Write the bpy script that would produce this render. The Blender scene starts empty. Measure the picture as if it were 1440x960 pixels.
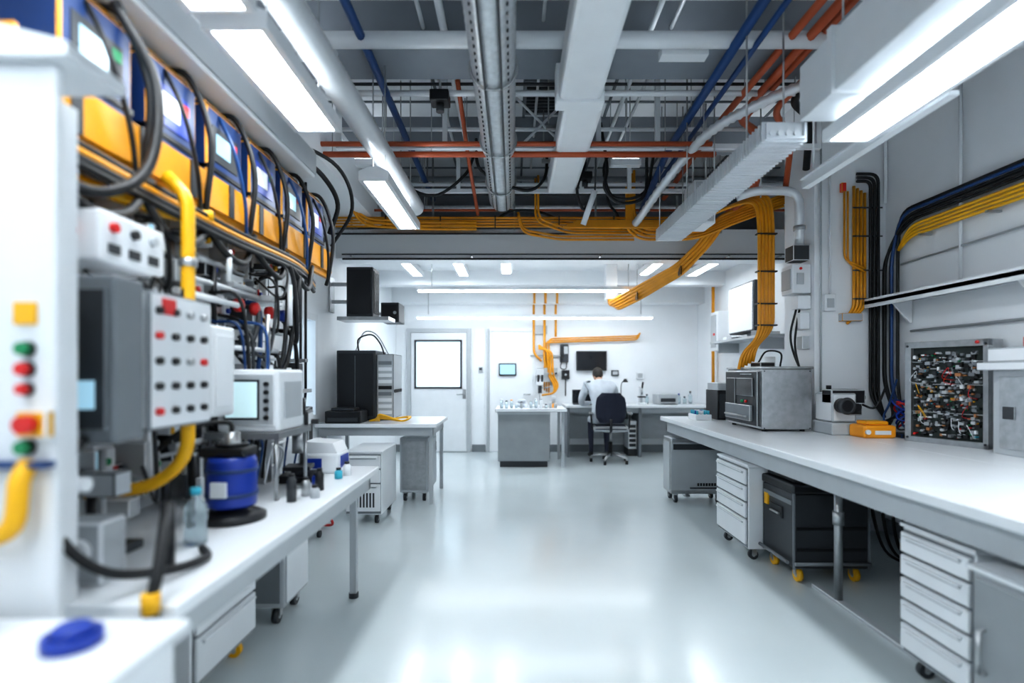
import bpy, bmesh, math, random
from mathutils import Vector, Matrix
random.seed(7)
D=bpy.data
SC=bpy.context.scene
# ---------------------------------------------------------------- materials
def mat(name,col,rough=.5,metal=0,emit=0,noise=.06,bump=0,trans=0,nscale=6,coat=0,alpha=1):
    m=D.materials.new(name); m.use_nodes=True
    nt=m.node_tree; b=nt.nodes['Principled BSDF']
    b.inputs['Roughness'].default_value=rough; b.inputs['Metallic'].default_value=metal
    b.inputs['Base Color'].default_value=(*col,1)
    if emit:
        b.inputs['Emission Color'].default_value=(*col,1); b.inputs['Emission Strength'].default_value=emit
    if trans: b.inputs['Transmission Weight'].default_value=trans
    if coat: b.inputs['Coat Weight'].default_value=coat; b.inputs['Coat Roughness'].default_value=.12
    if noise and not emit:
        tc=nt.nodes.new('ShaderNodeTexCoord'); n=nt.nodes.new('ShaderNodeTexNoise'); n.inputs['Scale'].default_value=nscale
        n.inputs['Detail'].default_value=4
        r=nt.nodes.new('ShaderNodeValToRGB'); nt.links.new(tc.outputs['Object'],n.inputs['Vector'])
        nt.links.new(n.outputs['Fac'],r.inputs['Fac'])
        r.color_ramp.elements[0].position=.3; r.color_ramp.elements[1].position=.7
        r.color_ramp.elements[0].color=(*[c*(1-noise) for c in col],1)
        r.color_ramp.elements[1].color=(*[min(1,c*(1+noise*.5)) for c in col],1)
        nt.links.new(r.outputs['Color'],b.inputs['Base Color'])
        if bump:
            bp=nt.nodes.new('ShaderNodeBump'); bp.inputs['Strength'].default_value=bump; bp.inputs['Distance'].default_value=.01
            nt.links.new(n.outputs['Fac'],bp.inputs['Height']); nt.links.new(bp.outputs['Normal'],b.inputs['Normal'])
    return m
WALL=mat('wall_paint',(.83,.86,.89),.55,nscale=2,noise=.03)
FLOOR=mat('epoxy_floor',(.62,.685,.705),.22,nscale=1.2,noise=.05,coat=.25)
CEIL=mat('ceiling_tile',(.74,.77,.80),.8,nscale=3)
CGRID=mat('ceiling_seam',(.16,.18,.20),.7)
BEAM=mat('beam_paint',(.25,.275,.31),.7)
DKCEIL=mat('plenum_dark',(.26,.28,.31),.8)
WHITE=mat('white_laminate',(.85,.88,.91),.25,noise=.02)
WPLAS=mat('white_plastic',(.80,.83,.86),.4,noise=.03)
WMET=mat('white_powder_coat',(.77,.80,.83),.35,noise=.03)
LGREY=mat('light_grey',(.46,.49,.515),.4,noise=.05)
MGREY=mat('mid_grey',(.20,.22,.24),.45,noise=.06)
DGREY=mat('dark_grey',(.04,.045,.052),.5)
BLACK=mat('black_plastic',(.010,.011,.014),.45)
RUBBER=mat('black_rubber',(.007,.008,.010),.5)
STEEL=mat('brushed_steel',(.46,.475,.49),.32,.85,noise=.14,nscale=20)
GALV=mat('galvanised',(.70,.73,.76),.3,.5,noise=.15,nscale=25)
FLEX=mat('flex_conduit',(.74,.77,.80),.35,.3)
YEL=mat('yellow_cable',(.78,.33,.012),.4,noise=.12)
YEL2=mat('bright_yellow',(.90,.48,.01),.4,noise=.08)
ORG=mat('orange_plastic',(.92,.36,.02),.4)
RPIPE=mat('red_orange_pipe',(.46,.095,.035),.4)
BLUE=mat('blue_plastic',(.010,.045,.34),.35)
BPIPE=mat('blue_pipe',(.012,.06,.20),.4)
NAVY=mat('battery_blue',(.014,.045,.16),.4)
RED=mat('red_plastic',(.70,.02,.02),.35)
GREEN=mat('green_plastic',(.01,.26,.10),.4)
TEAL=mat('teal_cap',(.05,.45,.6),.4)
PCB=mat('circuit_board',(.02,.03,.028),.5,noise=.3,nscale=40)
COPPER=mat('copper_part',(.6,.28,.13),.35,.7)
SCREEN=mat('screen_glow',(.30,.50,.62),.2,emit=.6)
SCRW=mat('screen_white',(.45,.62,.66),.2,emit=.6)
SCRD=mat('screen_dark',(.012,.014,.018),.12)
PANE=mat('frosted_daylight',(.72,.88,1.0),.3,emit=.85)
LED=mat('led_diffuser',(.90,.96,1.0),.4,emit=20)
FILLUP=mat('fill_uplight',(.90,.96,1.0),.4,emit=8)  # emission for the added upward fill on the ceiling
CLEAR=mat('clear_bottle',(.75,.87,.92),.08,noise=0,trans=.8)
COAT=mat('lab_coat',(.60,.65,.71),.85,bump=.35,nscale=9,noise=.12)
SKIN=mat('skin',(.55,.32,.22),.5)
HAIR=mat('dark_hair',(.02,.015,.012),.6,bump=.5,nscale=60)
TROU=mat('trousers',(.03,.035,.06),.8)
EYE=mat('eye_white',(.8,.8,.8),.2)
CHAIRF=mat('chair_fabric',(.010,.014,.03),.85,bump=.3,nscale=120)
PINK=mat('lip',(.5,.2,.17),.5)
CABG=mat('cabinet_grey',(.31,.335,.35),.45)
# ---------------------------------------------------------------- builder
def catmull(P,k=8):
    P=[Vector(p) for p in P]
    if len(P)<3: return P
    Q=[P[0]*2-P[1]]+P+[P[-1]*2-P[-2]]; out=[]
    for i in range(1,len(Q)-2):
        a,b,c,d=Q[i-1:i+3]
        for j in range(k):
            t=j/k
            out.append(.5*((2*b)+(c-a)*t+(2*a-5*b+4*c-d)*t*t+(3*b-a-3*c+d)*t**3))
    out.append(P[-1]); return out
def rounded(P,rad=.12,k=5):
    P=[Vector(p) for p in P]; out=[P[0]]
    for i in range(1,len(P)-1):
        a,b,c=P[i-1],P[i],P[i+1]
        u=(a-b); v=(c-b); r=min(rad,u.length*.48,v.length*.48)
        s=b+u.normalized()*r; e=b+v.normalized()*r
        for j in range(k+1):
            t=j/k; out.append(s*(1-t)**2+b*2*t*(1-t)+e*t*t)
    out.append(P[-1]); return out
class O:
    def __init__(s,name,M=None):
        s.name=name; s.bm=bmesh.new(); s.mats=[]; s.M=M or Matrix.Identity(4)
    def mi(s,m):
        if m not in s.mats: s.mats.append(m)
        return s.mats.index(m)
    def box(s,x0,x1,y0,y1,z0,z1,m,bev=0):
        i=s.mi(m)
        v=[s.bm.verts.new(s.M@Vector(c)) for c in [(x0,y0,z0),(x1,y0,z0),(x1,y1,z0),(x0,y1,z0),(x0,y0,z1),(x1,y0,z1),(x1,y1,z1),(x0,y1,z1)]]
        fs=[s.bm.faces.new([v[a] for a in q]) for q in [(0,3,2,1),(4,5,6,7),(0,1,5,4),(1,2,6,5),(2,3,7,6),(3,0,4,7)]]
        for f in fs: f.material_index=i
        if bev:
            es=list({e for f in fs for e in f.edges})
            bmesh.ops.bevel(s.bm,geom=es,offset=bev,segments=2,affect='EDGES',profile=.5)
        return s
    def prism(s,poly,axis,a0,a1,m):
        i=s.mi(m)
        def pt(p,a):
            if axis=='x': return Vector((a,p[0],p[1]))
            if axis=='y': return Vector((p[0],a,p[1]))
            return Vector((p[0],p[1],a))
        A=[s.bm.verts.new(s.M@pt(p,a0)) for p in poly]; B=[s.bm.verts.new(s.M@pt(p,a1)) for p in poly]
        n=len(poly); fs=[s.bm.faces.new(A),s.bm.faces.new(B[::-1])]
        for k in range(n): fs.append(s.bm.faces.new([A[k],B[k],B[(k+1)%n],A[(k+1)%n]]))
        for f in fs: f.material_index=i
        return s
    def sweep(s,pts,rad,m,n=8,closed=False):
        i=s.mi(m); pts=[Vector(p) for p in pts]; N=len(pts)
        if not hasattr(rad,'__len__'): rad=[rad]*N
        rings=[]; up=None
        for k in range(N):
            if closed: t=(pts[(k+1)%N]-pts[k-1])
            else: t=(pts[min(k+1,N-1)]-pts[max(k-1,0)])
            if t.length<1e-9: t=Vector((0,0,1))
            t.normalize()
            if up is None:
                up=Vector((0,0,1)) if abs(t.z)<.9 else Vector((1,0,0))
            up=(up-t*up.dot(t)); 
            if up.length<1e-6: up=t.orthogonal()
            up.normalize(); w=t.cross(up)
            rings.append([s.bm.verts.new(s.M@(pts[k]+(up*math.cos(2*math.pi*j/n)+w*math.sin(2*math.pi*j/n))*rad[k])) for j in range(n)])
        K=N if closed else N-1
        for k in range(K):
            a=rings[k]; b=rings[(k+1)%N]
            for j in range(n):
                f=s.bm.faces.new([a[j],a[(j+1)%n],b[(j+1)%n],b[j]]); f.material_index=i; f.smooth=True
        if not closed:
            for r in (rings[0][::-1],rings[-1]):
                f=s.bm.faces.new(r); f.material_index=i
        return s
    def cyl(s,p0,p1,r,m,r2=None,n=16): return s.sweep([p0,p1],[r,r if r2 is None else r2],m,n)
    def tube(s,pts,r,m,n=8,k=7): return s.sweep(catmull(pts,k),r,m,n)
    def pipe(s,pts,r,m,n=10,rad=.12): return s.sweep(rounded(pts,rad),r,m,n)
    def lathe(s,c,prof,m,axis=(0,0,1),n=20):
        i=s.mi(m); c=Vector(c); t=Vector(axis).normalized(); up=t.orthogonal().normalized(); w=t.cross(up); R=[]
        for r,z in prof:
            R.append([s.bm.verts.new(s.M@(c+t*z+(up*math.cos(2*math.pi*j/n)+w*math.sin(2*math.pi*j/n))*max(r,1e-4))) for j in range(n)])
        for a,b in zip(R,R[1:]):
            for j in range(n):
                f=s.bm.faces.new([a[j],a[(j+1)%n],b[(j+1)%n],b[j]]); f.material_index=i; f.smooth=True
        for r in (R[0][::-1],R[-1]):
            f=s.bm.faces.new(r); f.material_index=i
        return s
    def ring(s,c,R,r,m,axis='z',n=28):
        P=[]
        for k in range(n):
            a=2*math.pi*k/n; u,v=R*math.cos(a),R*math.sin(a)
            P.append(Vector(c)+Vector({'z':(u,v,0),'y':(u,0,v),'x':(0,u,v)}[axis]))
        return s.sweep(P,r,m,8,closed=True)
    def sph(s,c,r,m,sc=(1,1,1),n=16):
        i=s.mi(m)
        g=bmesh.ops.create_uvsphere(s.bm,u_segments=n,v_segments=n//2+2,radius=r,matrix=s.M@Matrix.Translation(c)@Matrix.Diagonal((*sc,1)))
        for v in g['verts']:
            for f in v.link_faces: f.material_index=i; f.smooth=True
        return s
    def ribbed(s,p0,p1,r,m,pitch=.03,amp=.12,n=20):
        p0=Vector(p0); p1=Vector(p1); L=(p1-p0).length; N=int(L/pitch)*2
        prof=[(r if k%2 else r*(1-amp),L*k/N) for k in range(N+1)]
        s.lathe(p0,prof,m,axis=(p1-p0),n=n)
        return s
    def build(s):
        bmesh.ops.recalc_face_normals(s.bm,faces=s.bm.faces[:])
        vs=s.bm.verts
        mn=Vector([min(v.co[k] for v in vs) for k in range(3)]); mx=Vector([max(v.co[k] for v in vs) for k in range(3)])
        o=Vector(((mn.x+mx.x)/2,(mn.y+mx.y)/2,mn.z))
        for v in vs: v.co-=o
        me=D.meshes.new(s.name); s.bm.to_mesh(me); s.bm.free()
        for m in s.mats: me.materials.append(m)
        ob=D.objects.new(s.name,me); ob.location=o; SC.collection.objects.link(ob); return ob
def frame(x,y,z=0,deg=0): return Matrix.Translation((x,y,z))@Matrix.Rotation(math.radians(deg),4,'Z')
# ---------------------------------------------------------------- room
XL,XR,YB,YF,ZC=-2.1,3.3,9.55,-2.6,3.95
O('floor').box(XL-.15,XR+.15,YF-.15,YB+.15,-.1,0,FLOOR).build()
w=O('wall_left')
w.box(XL-.15,XL,YF,4.9,0,ZC,WALL).box(XL-.15,XL,5.65,YB,0,ZC,WALL).box(XL-.15,XL,4.9,5.65,0,.9,WALL).box(XL-.15,XL,4.9,5.65,2.02,ZC,WALL).build()
O('wall_right').box(XR,XR+.15,YF,YB,0,ZC,WALL).build()
O('wall_back').box(XL-.15,XR+.15,YB,YB+.15,0,ZC,WALL).build()
O('wall_front').box(XL-.15,XR+.15,YF-.15,YF,0,ZC,WALL).build()
O('ceiling').box(XL-.15,XR+.15,YF-.15,7.35,ZC,ZC+.1,CEIL).build()
g=O('trim_ceiling_grid')
for x in [-1.5,-.7,.1,.9,1.7,2.5]: g.box(x-.012,x+.012,YF,7.2,ZC-.012,ZC,CGRID)
for y in [-1.2,0,1.2,2.4,3.2,4.3,5.0,5.8,6.6]: g.box(XL,XR,y-.012,y+.012,ZC-.012,ZC,CGRID)
g.build()
c=O('ceiling_lowered'); c.box(XL,XR,6.62,YB,3.0,3.1,WALL).build()
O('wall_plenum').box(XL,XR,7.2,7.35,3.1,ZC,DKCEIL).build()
O('trim_header_beam').box(XL,XR,6.3,6.62,2.76,3.1,WALL).build()
b=O('trim_ceiling_beam')
b.box(XL,XR,3.55,3.85,3.58,ZC,BEAM).box(XL,XR,3.5,3.9,3.55,3.6,BEAM).build()
O('trim_ceiling_beam').box(XL,XR,5.3,5.5,3.65,ZC,BEAM).build()
O('trim_ceiling_beam').box(XL,XR,.9,1.2,3.58,ZC,BEAM).build()
O('trim_column').box(2.67,XR,4.73,5.25,0,ZC,WALL).build()
O('baseboard_back').box(XL,-1.92,YB-.02,YB,0,.13,MGREY).box(-.74,-.5,YB-.02,YB,0,.13,MGREY).box(.42,XR,YB-.02,YB,0,.13,MGREY).build()
O('baseboard_left').box(XL,XL+.02,YF,YB-.02,0,.12,MGREY).build()
O('baseboard_right').box(XR-.02,XR,YF,4.72,0,.12,MGREY).box(XR-.02,XR,5.26,YB-.02,0,.12,MGREY).build()
O('trim_soffit').box(XL,XR,8.3,8.5,2.78,3.0,WALL).build()
O('trim_soffit').box(XL,XR,9.2,YB,2.62,3.0,WALL).build()
# door 1
d=O('door_1')
x0,x1,zt=-1.9,-.76,2.2; y=YB
d.box(x0,x0+.07,y-.06,y-.001,0,zt,LGREY).box(x1-.07,x1,y-.06,y-.001,0,zt,LGREY).box(x0+.07,x1-.07,y-.06,y-.001,zt-.07,zt,LGREY)
a0,a1=x0+.075,x1-.075
wa,wb,za,zb=a0+.06,a1-.08,1.13,2.0
d.box(a0,wa,y-.045,y-.005,.015,zt-.075,WMET).box(wb,a1,y-.045,y-.005,.015,zt-.075,WMET)
d.box(wa,wb,y-.045,y-.005,.015,za,WMET).box(wa,wb,y-.045,y-.005,zb,zt-.075,WMET)
for q in [(wa,wa+.035,za,zb),(wb-.035,wb,za,zb),(wa,wb,za,za+.035),(wa,wb,zb-.035,zb)]: d.box(q[0],q[1],y-.06,y-.045,q[2],q[3],DGREY)
d.box(wa+.001,wb-.001,y-.03,y-.015,za,zb,PANE)
d.cyl((a1-.04,y-.045,1.03),(a1-.04,y-.11,1.03),.012,STEEL).cyl((a1-.04,y-.11,1.03),(a1-.17,y-.11,1.03),.011,STEEL)
d.box(a1-.07,a1-.01,y-.052,y-.044,.95,1.12,STEEL); d.build()
d=O('door_2'); x0,x1=-.48,.40
d.box(x0,x0+.05,y-.04,y-.001,0,2.2,LGREY).box(x1-.05,x1,y-.04,y-.001,0,2.2,WMET).box(x0+.05,x1-.05,y-.04,y-.001,2.15,2.2,WMET)
d.box(x0+.055,x1-.055,y-.03,y-.005,.01,2.145,WALL).cyl((x1-.1,y-.03,1.03),(x1-.1,y-.08,1.03),.01,STEEL).cyl((x1-.1,y-.08,1.03),(x1-.22,y-.08,1.03),.01,STEEL); d.build()
w=O('window_1')
for q in [(4.9,4.97,.9,2.02),(5.58,5.65,.9,2.02),(4.97,5.58,.9,.97),(4.97,5.58,1.95,2.02),(5.26,5.3,.97,1.95)]: w.box(XL-.12,XL+.03,q[0],q[1],q[2],q[3],WMET)
w.box(XL-.1,XL-.08,4.97,5.58,.97,1.95,PANE); w.build()
# ---------------------------------------------------------------- lights
def fixture(x,y0,y1,z,wd,hang=True,name='led_light_fixture',cross=False,zc=ZC):
    f=O(name)
    if cross:
        f.box(x[0],x[1],y0,y1,z+.02,z+.07,WMET).box(x[0]+.02,x[1]-.02,y0+.01,y1-.01,z,z+.02,LED)
        for xx in (x[0]+.2,x[1]-.2): f.cyl((xx,(y0+y1)/2,z+.07),(xx,(y0+y1)/2,zc),.006,STEEL,n=6)
    else:
        f.prism([(x-wd/2-.03,z+.03),(x-wd/2-.03,z+.06),(x-wd/4,z+.09),(x+wd/4,z+.09),(x+wd/2+.03,z+.06),(x+wd/2+.03,z+.03)],'y',y0,y1,WMET)
        f.box(x-wd/2-.03,x-wd/2,y0,y1,z-.005,z+.03,WMET).box(x+wd/2,x+wd/2+.03,y0,y1,z-.005,z+.03,WMET)
        f.box(x-wd/2,x+wd/2,y0,y0+.02,z-.005,z+.03,WMET).box(x-wd/2,x+wd/2,y1-.02,y1,z-.005,z+.03,WMET)
        f.box(x-wd/2,x+wd/2,y0+.02,y1-.02,z,z+.028,LED)
        if zc>3.5: f.box(x-wd/4,x+wd/4,y0+.05,y1-.05,z+.091,z+.10,FILLUP)  # glowing strip added on top of the housing to brighten the ceiling
        if hang:
            for yy in (y0+.15,y1-.15):
                for s in (-1,1): f.cyl((x+s*wd*.3,yy,z+.08),(x+s*wd*.3,yy,zc),.005,STEEL,n=6)
    return f.build()
for y0,y1 in [(-1.8,-.5),(-.4,.6),(.7,1.92),(2.0,2.87)]: fixture(-1.05,y0,y1,2.7,.19)
fixture(-.94,3.58,4.8,2.7,.14)
fixture(1.81,-1.9,.4,2.66,.2,hang=False); fixture(1.81,.5,2.9,2.66,.2,hang=False)
for x,y0,y1 in [(-1.45,6.9,8.1),(-.75,7.1,8.1),(-.1,7.0,7.9),(1.95,7.0,8.0),(2.7,6.8,8.1)]: fixture(x,y0,y1,2.88,.12,zc=3.0)
fixture((-1.3,1.75),7.15,7.22,2.5,0,cross=True,zc=3.0)
fixture((-1.6,2.3),8.75,8.82,2.3,0,cross=True,zc=3.0)
# invented uplight battens on the beams, added as fill to brighten the open ceiling
for y_ in (.86,3.46,5.26):
    t=O('added_fill_uplight')
    for a,b_ in ((-1.9,-1.15),(.95,1.25),(2.15,2.55)):
        t.box(a,b_,y_-.05,y_+.035,3.44,3.50,WMET).box(a+.02,b_-.02,y_-.04,y_+.025,3.50,3.506,FILLUP)
        for xx in (a+.05,b_-.05): t.box(xx,xx+.02,y_,y_+.035,3.50,3.58,STEEL)
    t.build()
# ---------------------------------------------------------------- ceiling services
t=O('rectangular_air_duct'); t.box(1.57,2.05,-2.3,2.93,2.78,3.08,WMET,.008)
for yy in (-1.5,0,1.5,2.6):
    t.box(1.55,2.07,yy,yy+.04,2.765,3.1,WMET)
    for xx in (1.62,2.0): t.cyl((xx,yy+.02,3.1),(xx,yy+.02,ZC),.006,STEEL,n=6)
t.build()
t=O('cable_tray')
t.box(1.40,1.62,2.95,5.25,2.70,2.715,FLEX).box(1.40,1.41,2.95,5.25,2.715,2.79,FLEX).box(1.61,1.62,2.95,5.25,2.715,2.79,FLEX)
yy=2.97
while yy<5.2:
    t.box(1.385,1.635,yy,yy+.012,2.69,2.80,FLEX); yy+=.04
for yy in (3.2,4.3,5.1):
    for xx in (1.40,1.62): t.cyl((xx,yy,2.79),(xx,yy,ZC),.006,STEEL,n=6)
for k in range(4): t.cyl((1.44+.045*k,2.96,2.735),(1.44+.045*k,5.24,2.735),.018,WPLAS,n=8)
t.build()
t=O('junction_box'); t.box(1.66,1.86,4.9,5.2,2.78,3.18,WMET,.01).box(1.68,1.84,4.892,4.9,2.8,3.16,LGREY)
t.cyl((1.7,5.05,3.18),(1.7,5.05,ZC),.01,STEEL).cyl((1.82,5.05,3.18),(1.82,5.05,ZC),.01,STEEL); t.build()
t=O('support_rail'); t.box(2.0,2.05,2.96,3.7,2.68,2.74,WMET).box(1.985,2.065,2.96,3.7,2.74,2.75,WMET).box(2.0,2.05,2.45,2.96,2.68,2.70,WMET)
for yy in (3.0,3.6): t.cyl((2.025,yy,2.75),(2.025,yy,ZC),.007,WMET,n=6)
t.build()
t=O('spiral_duct')
t.ribbed((-.12,-1.5,3.24),(-.12,5.65,3.24),.135,GALV,.065,.10,28)
for yy in (.4,1.8,3.2,4.2,5.1): t.ring((-.12,yy,3.24),.142,.009,STEEL,'y').cyl((-.12,yy,3.37),(-.12,yy,ZC),.006,STEEL,n=6)
for s in (-1,1): t.box(-.12+s*.05-.006,-.12+s*.05+.006,-1.5,5.6,3.10,3.114,DGREY)
yy=-1.4
while yy<5.6:
    t.box(-.215,-.205,yy,yy+.012,3.13,3.30,DGREY).box(-.035,-.025,yy,yy+.012,3.13,3.30,DGREY); yy+=.065
t.cyl((-.12,5.6,3.24),(-.12,5.8,3.24),.10,DGREY).build()
t=O('air_duct')
t.box(.30,.58,-1.5,3.55,3.2,3.42,WMET,.03).box(.28,.60,3.5,3.62,3.18,3.44,WMET,.005).box(.34,.62,3.6,5.35,3.2,3.4,WMET,.03)
for yy in (1.0,2.3,4.4,5.1): 
    t.box(.27,.64,yy,yy+.03,3.42,3.45,STEEL).cyl((.29,yy+.015,3.45),(.29,yy+.015,ZC),.006,STEEL,n=6).cyl((.62,yy+.015,3.45),(.62,yy+.015,ZC),.006,STEEL,n=6)
t.build()
t=O('flexible_conduit'); t.ribbed((-1.0,.4,2.98),(-.93,5.1,2.98),.08,FLEX,.045,.16,18)
for yy in (1,2.5,4): t.cyl((-.98,yy,3.04),(-.98,yy,ZC),.006,STEEL,n=6)
t.build()
t=O('cable_trunking'); t.box(-1.52,-1.30,.6,3.5,2.68,2.86,WMET,.01).box(-1.299,-1.294,.6,3.5,2.70,2.84,LGREY)
for yy in (1,3.2): t.cyl((-1.41,yy,2.86),(-1.41,yy,ZC),.008,STEEL,n=6)
t.build()
t=O('trim_soffit_box'); t.box(XL,-1.55,3.0,6.25,3.12,3.5,WALL).build()
def hangpipe(name,pts,r,m,rad=.15,hy=None,n=10):
    t=O(name); t.pipe(pts,r,m,n,rad)
    a=[Vector(p) for p in pts]
    for k in range(len(a)-1):
        if (a[k+1]-a[k]).length>.8 and abs((a[k+1]-a[k]).normalized().z)<.7:
            for q in (.2,.8):
                p=a[k].lerp(a[k+1],q)
                if p.z<ZC-.02: t.cyl((p.x,p.y,p.z),(p.x,p.y,ZC if p.y<6.6 else 3.0),.004,STEEL,n=6)
    return t.build()
hangpipe('blue_water_pipe',[(-.95,.5,3.5),(-.95,3.4,3.5),(-.93,6.2,3.42)],.028,BPIPE)
hangpipe('blue_water_pipe',[(1.35,1.5,3.45),(1.42,4.9,3.45),(1.42,5.9,3.2)],.032,BPIPE)
hangpipe('blue_water_pipe',[(1.50,1.5,3.47),(1.55,5.9,3.44)],.02,BPIPE)
hangpipe('red_service_pipe',[(1.75,1.5,3.5),(1.72,4.6,3.5),(1.72,6.1,3.4)],.026,RPIPE)
hangpipe('red_service_pipe',[(1.85,1.5,3.5),(1.85,4.4,3.5),(2.2,4.7,3.5),(2.3,5.0,3.2),(2.3,5.6,3.1)],.03,RPIPE)
hangpipe('red_service_pipe',[(1.95,2.5,3.53),(1.93,4.5,3.53),(2.3,4.9,3.5),(2.4,5.3,3.2)],.024,RPIPE)
hangpipe('orange_service_pipe',[(2.04,2.5,3.46),(2.04,4.2,3.46),(2.35,4.5,3.40),(2.5,4.9,3.1)],.026,RPIPE)
hangpipe('black_service_hose',[(2.13,2.5,3.5),(2.13,4.1,3.5),(2.45,4.4,3.5),(2.58,4.70,3.2)],.03,RUBBER)
hangpipe('red_service_pipe',[(-1.7,4.3,3.25),(1.6,4.3,3.25)],.02,RPIPE)
hangpipe('red_service_pipe',[(-1.75,4.36,3.19),(-.4,4.36,3.19),(1.65,4.36,3.19)],.024,RPIPE)
hangpipe('blue_water_pipe',[(-1.75,4.42,3.30),(1.6,4.42,3.30)],.014,BPIPE)
hangpipe('red_service_pipe',[(-.42,4.0,3.6),(-.42,5.0,3.4),(-.38,5.7,3.1)],.018,RPIPE)
for x,z,r in [(-.6,3.7,.014),(-.45,3.62,.025),(.9,3.65,.018),(1.05,3.7,.014),(-1.6,3.6,.035),(2.6,3.6,.035),(2.85,3.7,.02),(.2,3.75,.012),(-1.3,3.5,.02)]:
    hangpipe('ceiling_pipe_run',[(x,.3,z),(x,6.1,z)],r,random.choice([WMET,WPLAS,GALV]))
for y_,z,r,m in [(2.6,3.62,.03,WMET),(4.0,3.5,.022,WMET),(4.7,3.55,.018,WPLAS),(5.0,3.5,.025,WMET),(5.65,3.4,.02,WPLAS),(5.9,3.55,.03,MGREY),(6.1,3.3,.02,GALV),(3.2,3.68,.035,WPLAS),(6.15,3.5,.015,WMET),(4.15,3.65,.012,DGREY),(5.8,3.35,.014,RUBBER),(5.95,3.22,.014,RPIPE)]:
    hangpipe('ceiling_pipe_run',[(-2.05,y_,z),(3.25 if y_<4.7 or y_>5.3 else 2.6,y_,z)],r,m)
hangpipe('steam_pipe',[(XL,3.36,3.50),(XR,3.36,3.50)],.05,WMET)
t=O('strut_frame')
for y_ in (4.5,5.6):
    t.box(-1.5,2.6,y_,y_+.04,3.3,3.34,WPLAS)
    for x in (-1.5,-.6,.7,1.2,2.56): t.box(x,x+.04,y_,y_+.04,3.34,ZC,WPLAS)
t.sweep([(.0,4.6,3.3),(.45,4.6,3.75)],.012,WMET).sweep([(.45,4.6,3.35),(.0,4.6,3.8)],.012,WMET); t.build()
for x,y_ in [(-.55,4.0),(.75,5.6),(-1.4,5.4),(2.35,3.0)]:
    t=O('ceiling_sensor_box'); t.box(x-.07,x+.07,y_-.07,y_+.07,3.42,3.5,BLACK,.008).cyl((x,y_,3.5),(x,y_,ZC),.01,STEEL).cyl((x,y_,3.42),(x,y_,3.36),.03,DGREY).build()
t=O('ceiling_vent_grille'); t.box(.1,.7,4.6,5.2,ZC-.03,ZC-.001,MGREY)
for k in range(9): t.box(.12,.68,4.63+.06*k,4.65+.06*k,ZC-.045,ZC-.03,DGREY)
t.build()
t=O('ribbed_hose')
P=catmull([(2.35,3.7,3.40),(2.1,3.72,3.43),(1.75,3.95,3.36),(1.5,4.2,3.26),(1.35,4.8,3.1),(1.3,5.5,3.0),(1.28,5.75,2.98)],14)
t.sweep(P,[.042 if k%2 else .032 for k in range(len(P))],FLEX,12)
t.cyl((1.5,4.2,3.3),(1.5,4.2,ZC),.004,STEEL,n=6).cyl((2.3,3.7,3.42),(2.3,3.7,3.58),.004,STEEL,n=6).build()
def bundle(name,pts,off,cnt,r,m,rad=.15,strap=None):
    t=O(name)
    for i in range(cnt):
        o=Vector(off)*(i-(cnt-1)/2)
        t.pipe([Vector(p)+o for p in pts],r,m,8,rad)
    if strap:
        for p in strap: t.box(p[0]-p[3],p[0]+p[3],p[1]-p[4],p[1]+p[4],p[2]-p[5],p[2]+p[5],BLACK)
    return t
t=bundle('yellow_cable_bundle',[(-1.95,5.85,3.06),(2.0,5.85,3.06)],(0,.0,.031),4,.0125,YEL,strap=[(x,5.85,3.06,.006,.016,.065) for x in (-1.4,-.8,-.2,.5,1.1,1.6)])
t.box(-1.95,2.3,5.88,5.92,2.95,2.98,STEEL).pipe([(-1.95,5.84,2.93),(2.0,5.84,2.93)],.01,RUBBER)
for x in (-1.8,-.9,0,.9,1.8): t.box(x,x+.02,5.89,5.91,2.98,ZC,STEEL)
t.build()
bundle('yellow_cable_bundle',[(-1.75,5.5,3.3),(-1.65,5.78,3.04),(-1.0,5.78,3.0),(-.4,5.78,3.0)],(0,0,.036),3,.014,YEL).build()
bundle('yellow_cable_bundle',[(.05,5.75,3.12),(.1,5.75,2.93),(.5,5.75,2.86),(1.3,5.75,2.86)],(.0,0,.034),2,.013,YEL,.1).build()
bundle('yellow_cable_bundle',[(.25,5.7,3.5),(.25,5.7,3.04),(.6,5.72,2.92),(1.4,5.72,2.92)],(.03,0,.03),2,.012,YEL,.1).build()
bundle('yellow_cable_bundle',[(1.25,5.7,3.5),(1.25,5.7,3.0),(1.4,5.7,2.9),(2.0,5.7,2.9),(2.3,5.4,3.0),(2.75,5.35,3.15)],(.02,0,.034),5,.0145,YEL,.18).build()
bundle('yellow_cable_bundle',[(.6,5.65,2.98),(1.9,5.65,2.98),(2.2,5.4,3.1),(2.36,5.05,3.08),(2.36,4.98,2.8),(2.36,4.98,1.78),(2.2,4.98,1.62),(2.17,4.98,1.475)],(.036,.008,.018),5,.0155,YEL,.16,
   strap=[(2.36,4.98,z,.092,.03,.006) for z in (2.7,2.35,2.05,1.85)]).build()
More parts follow.
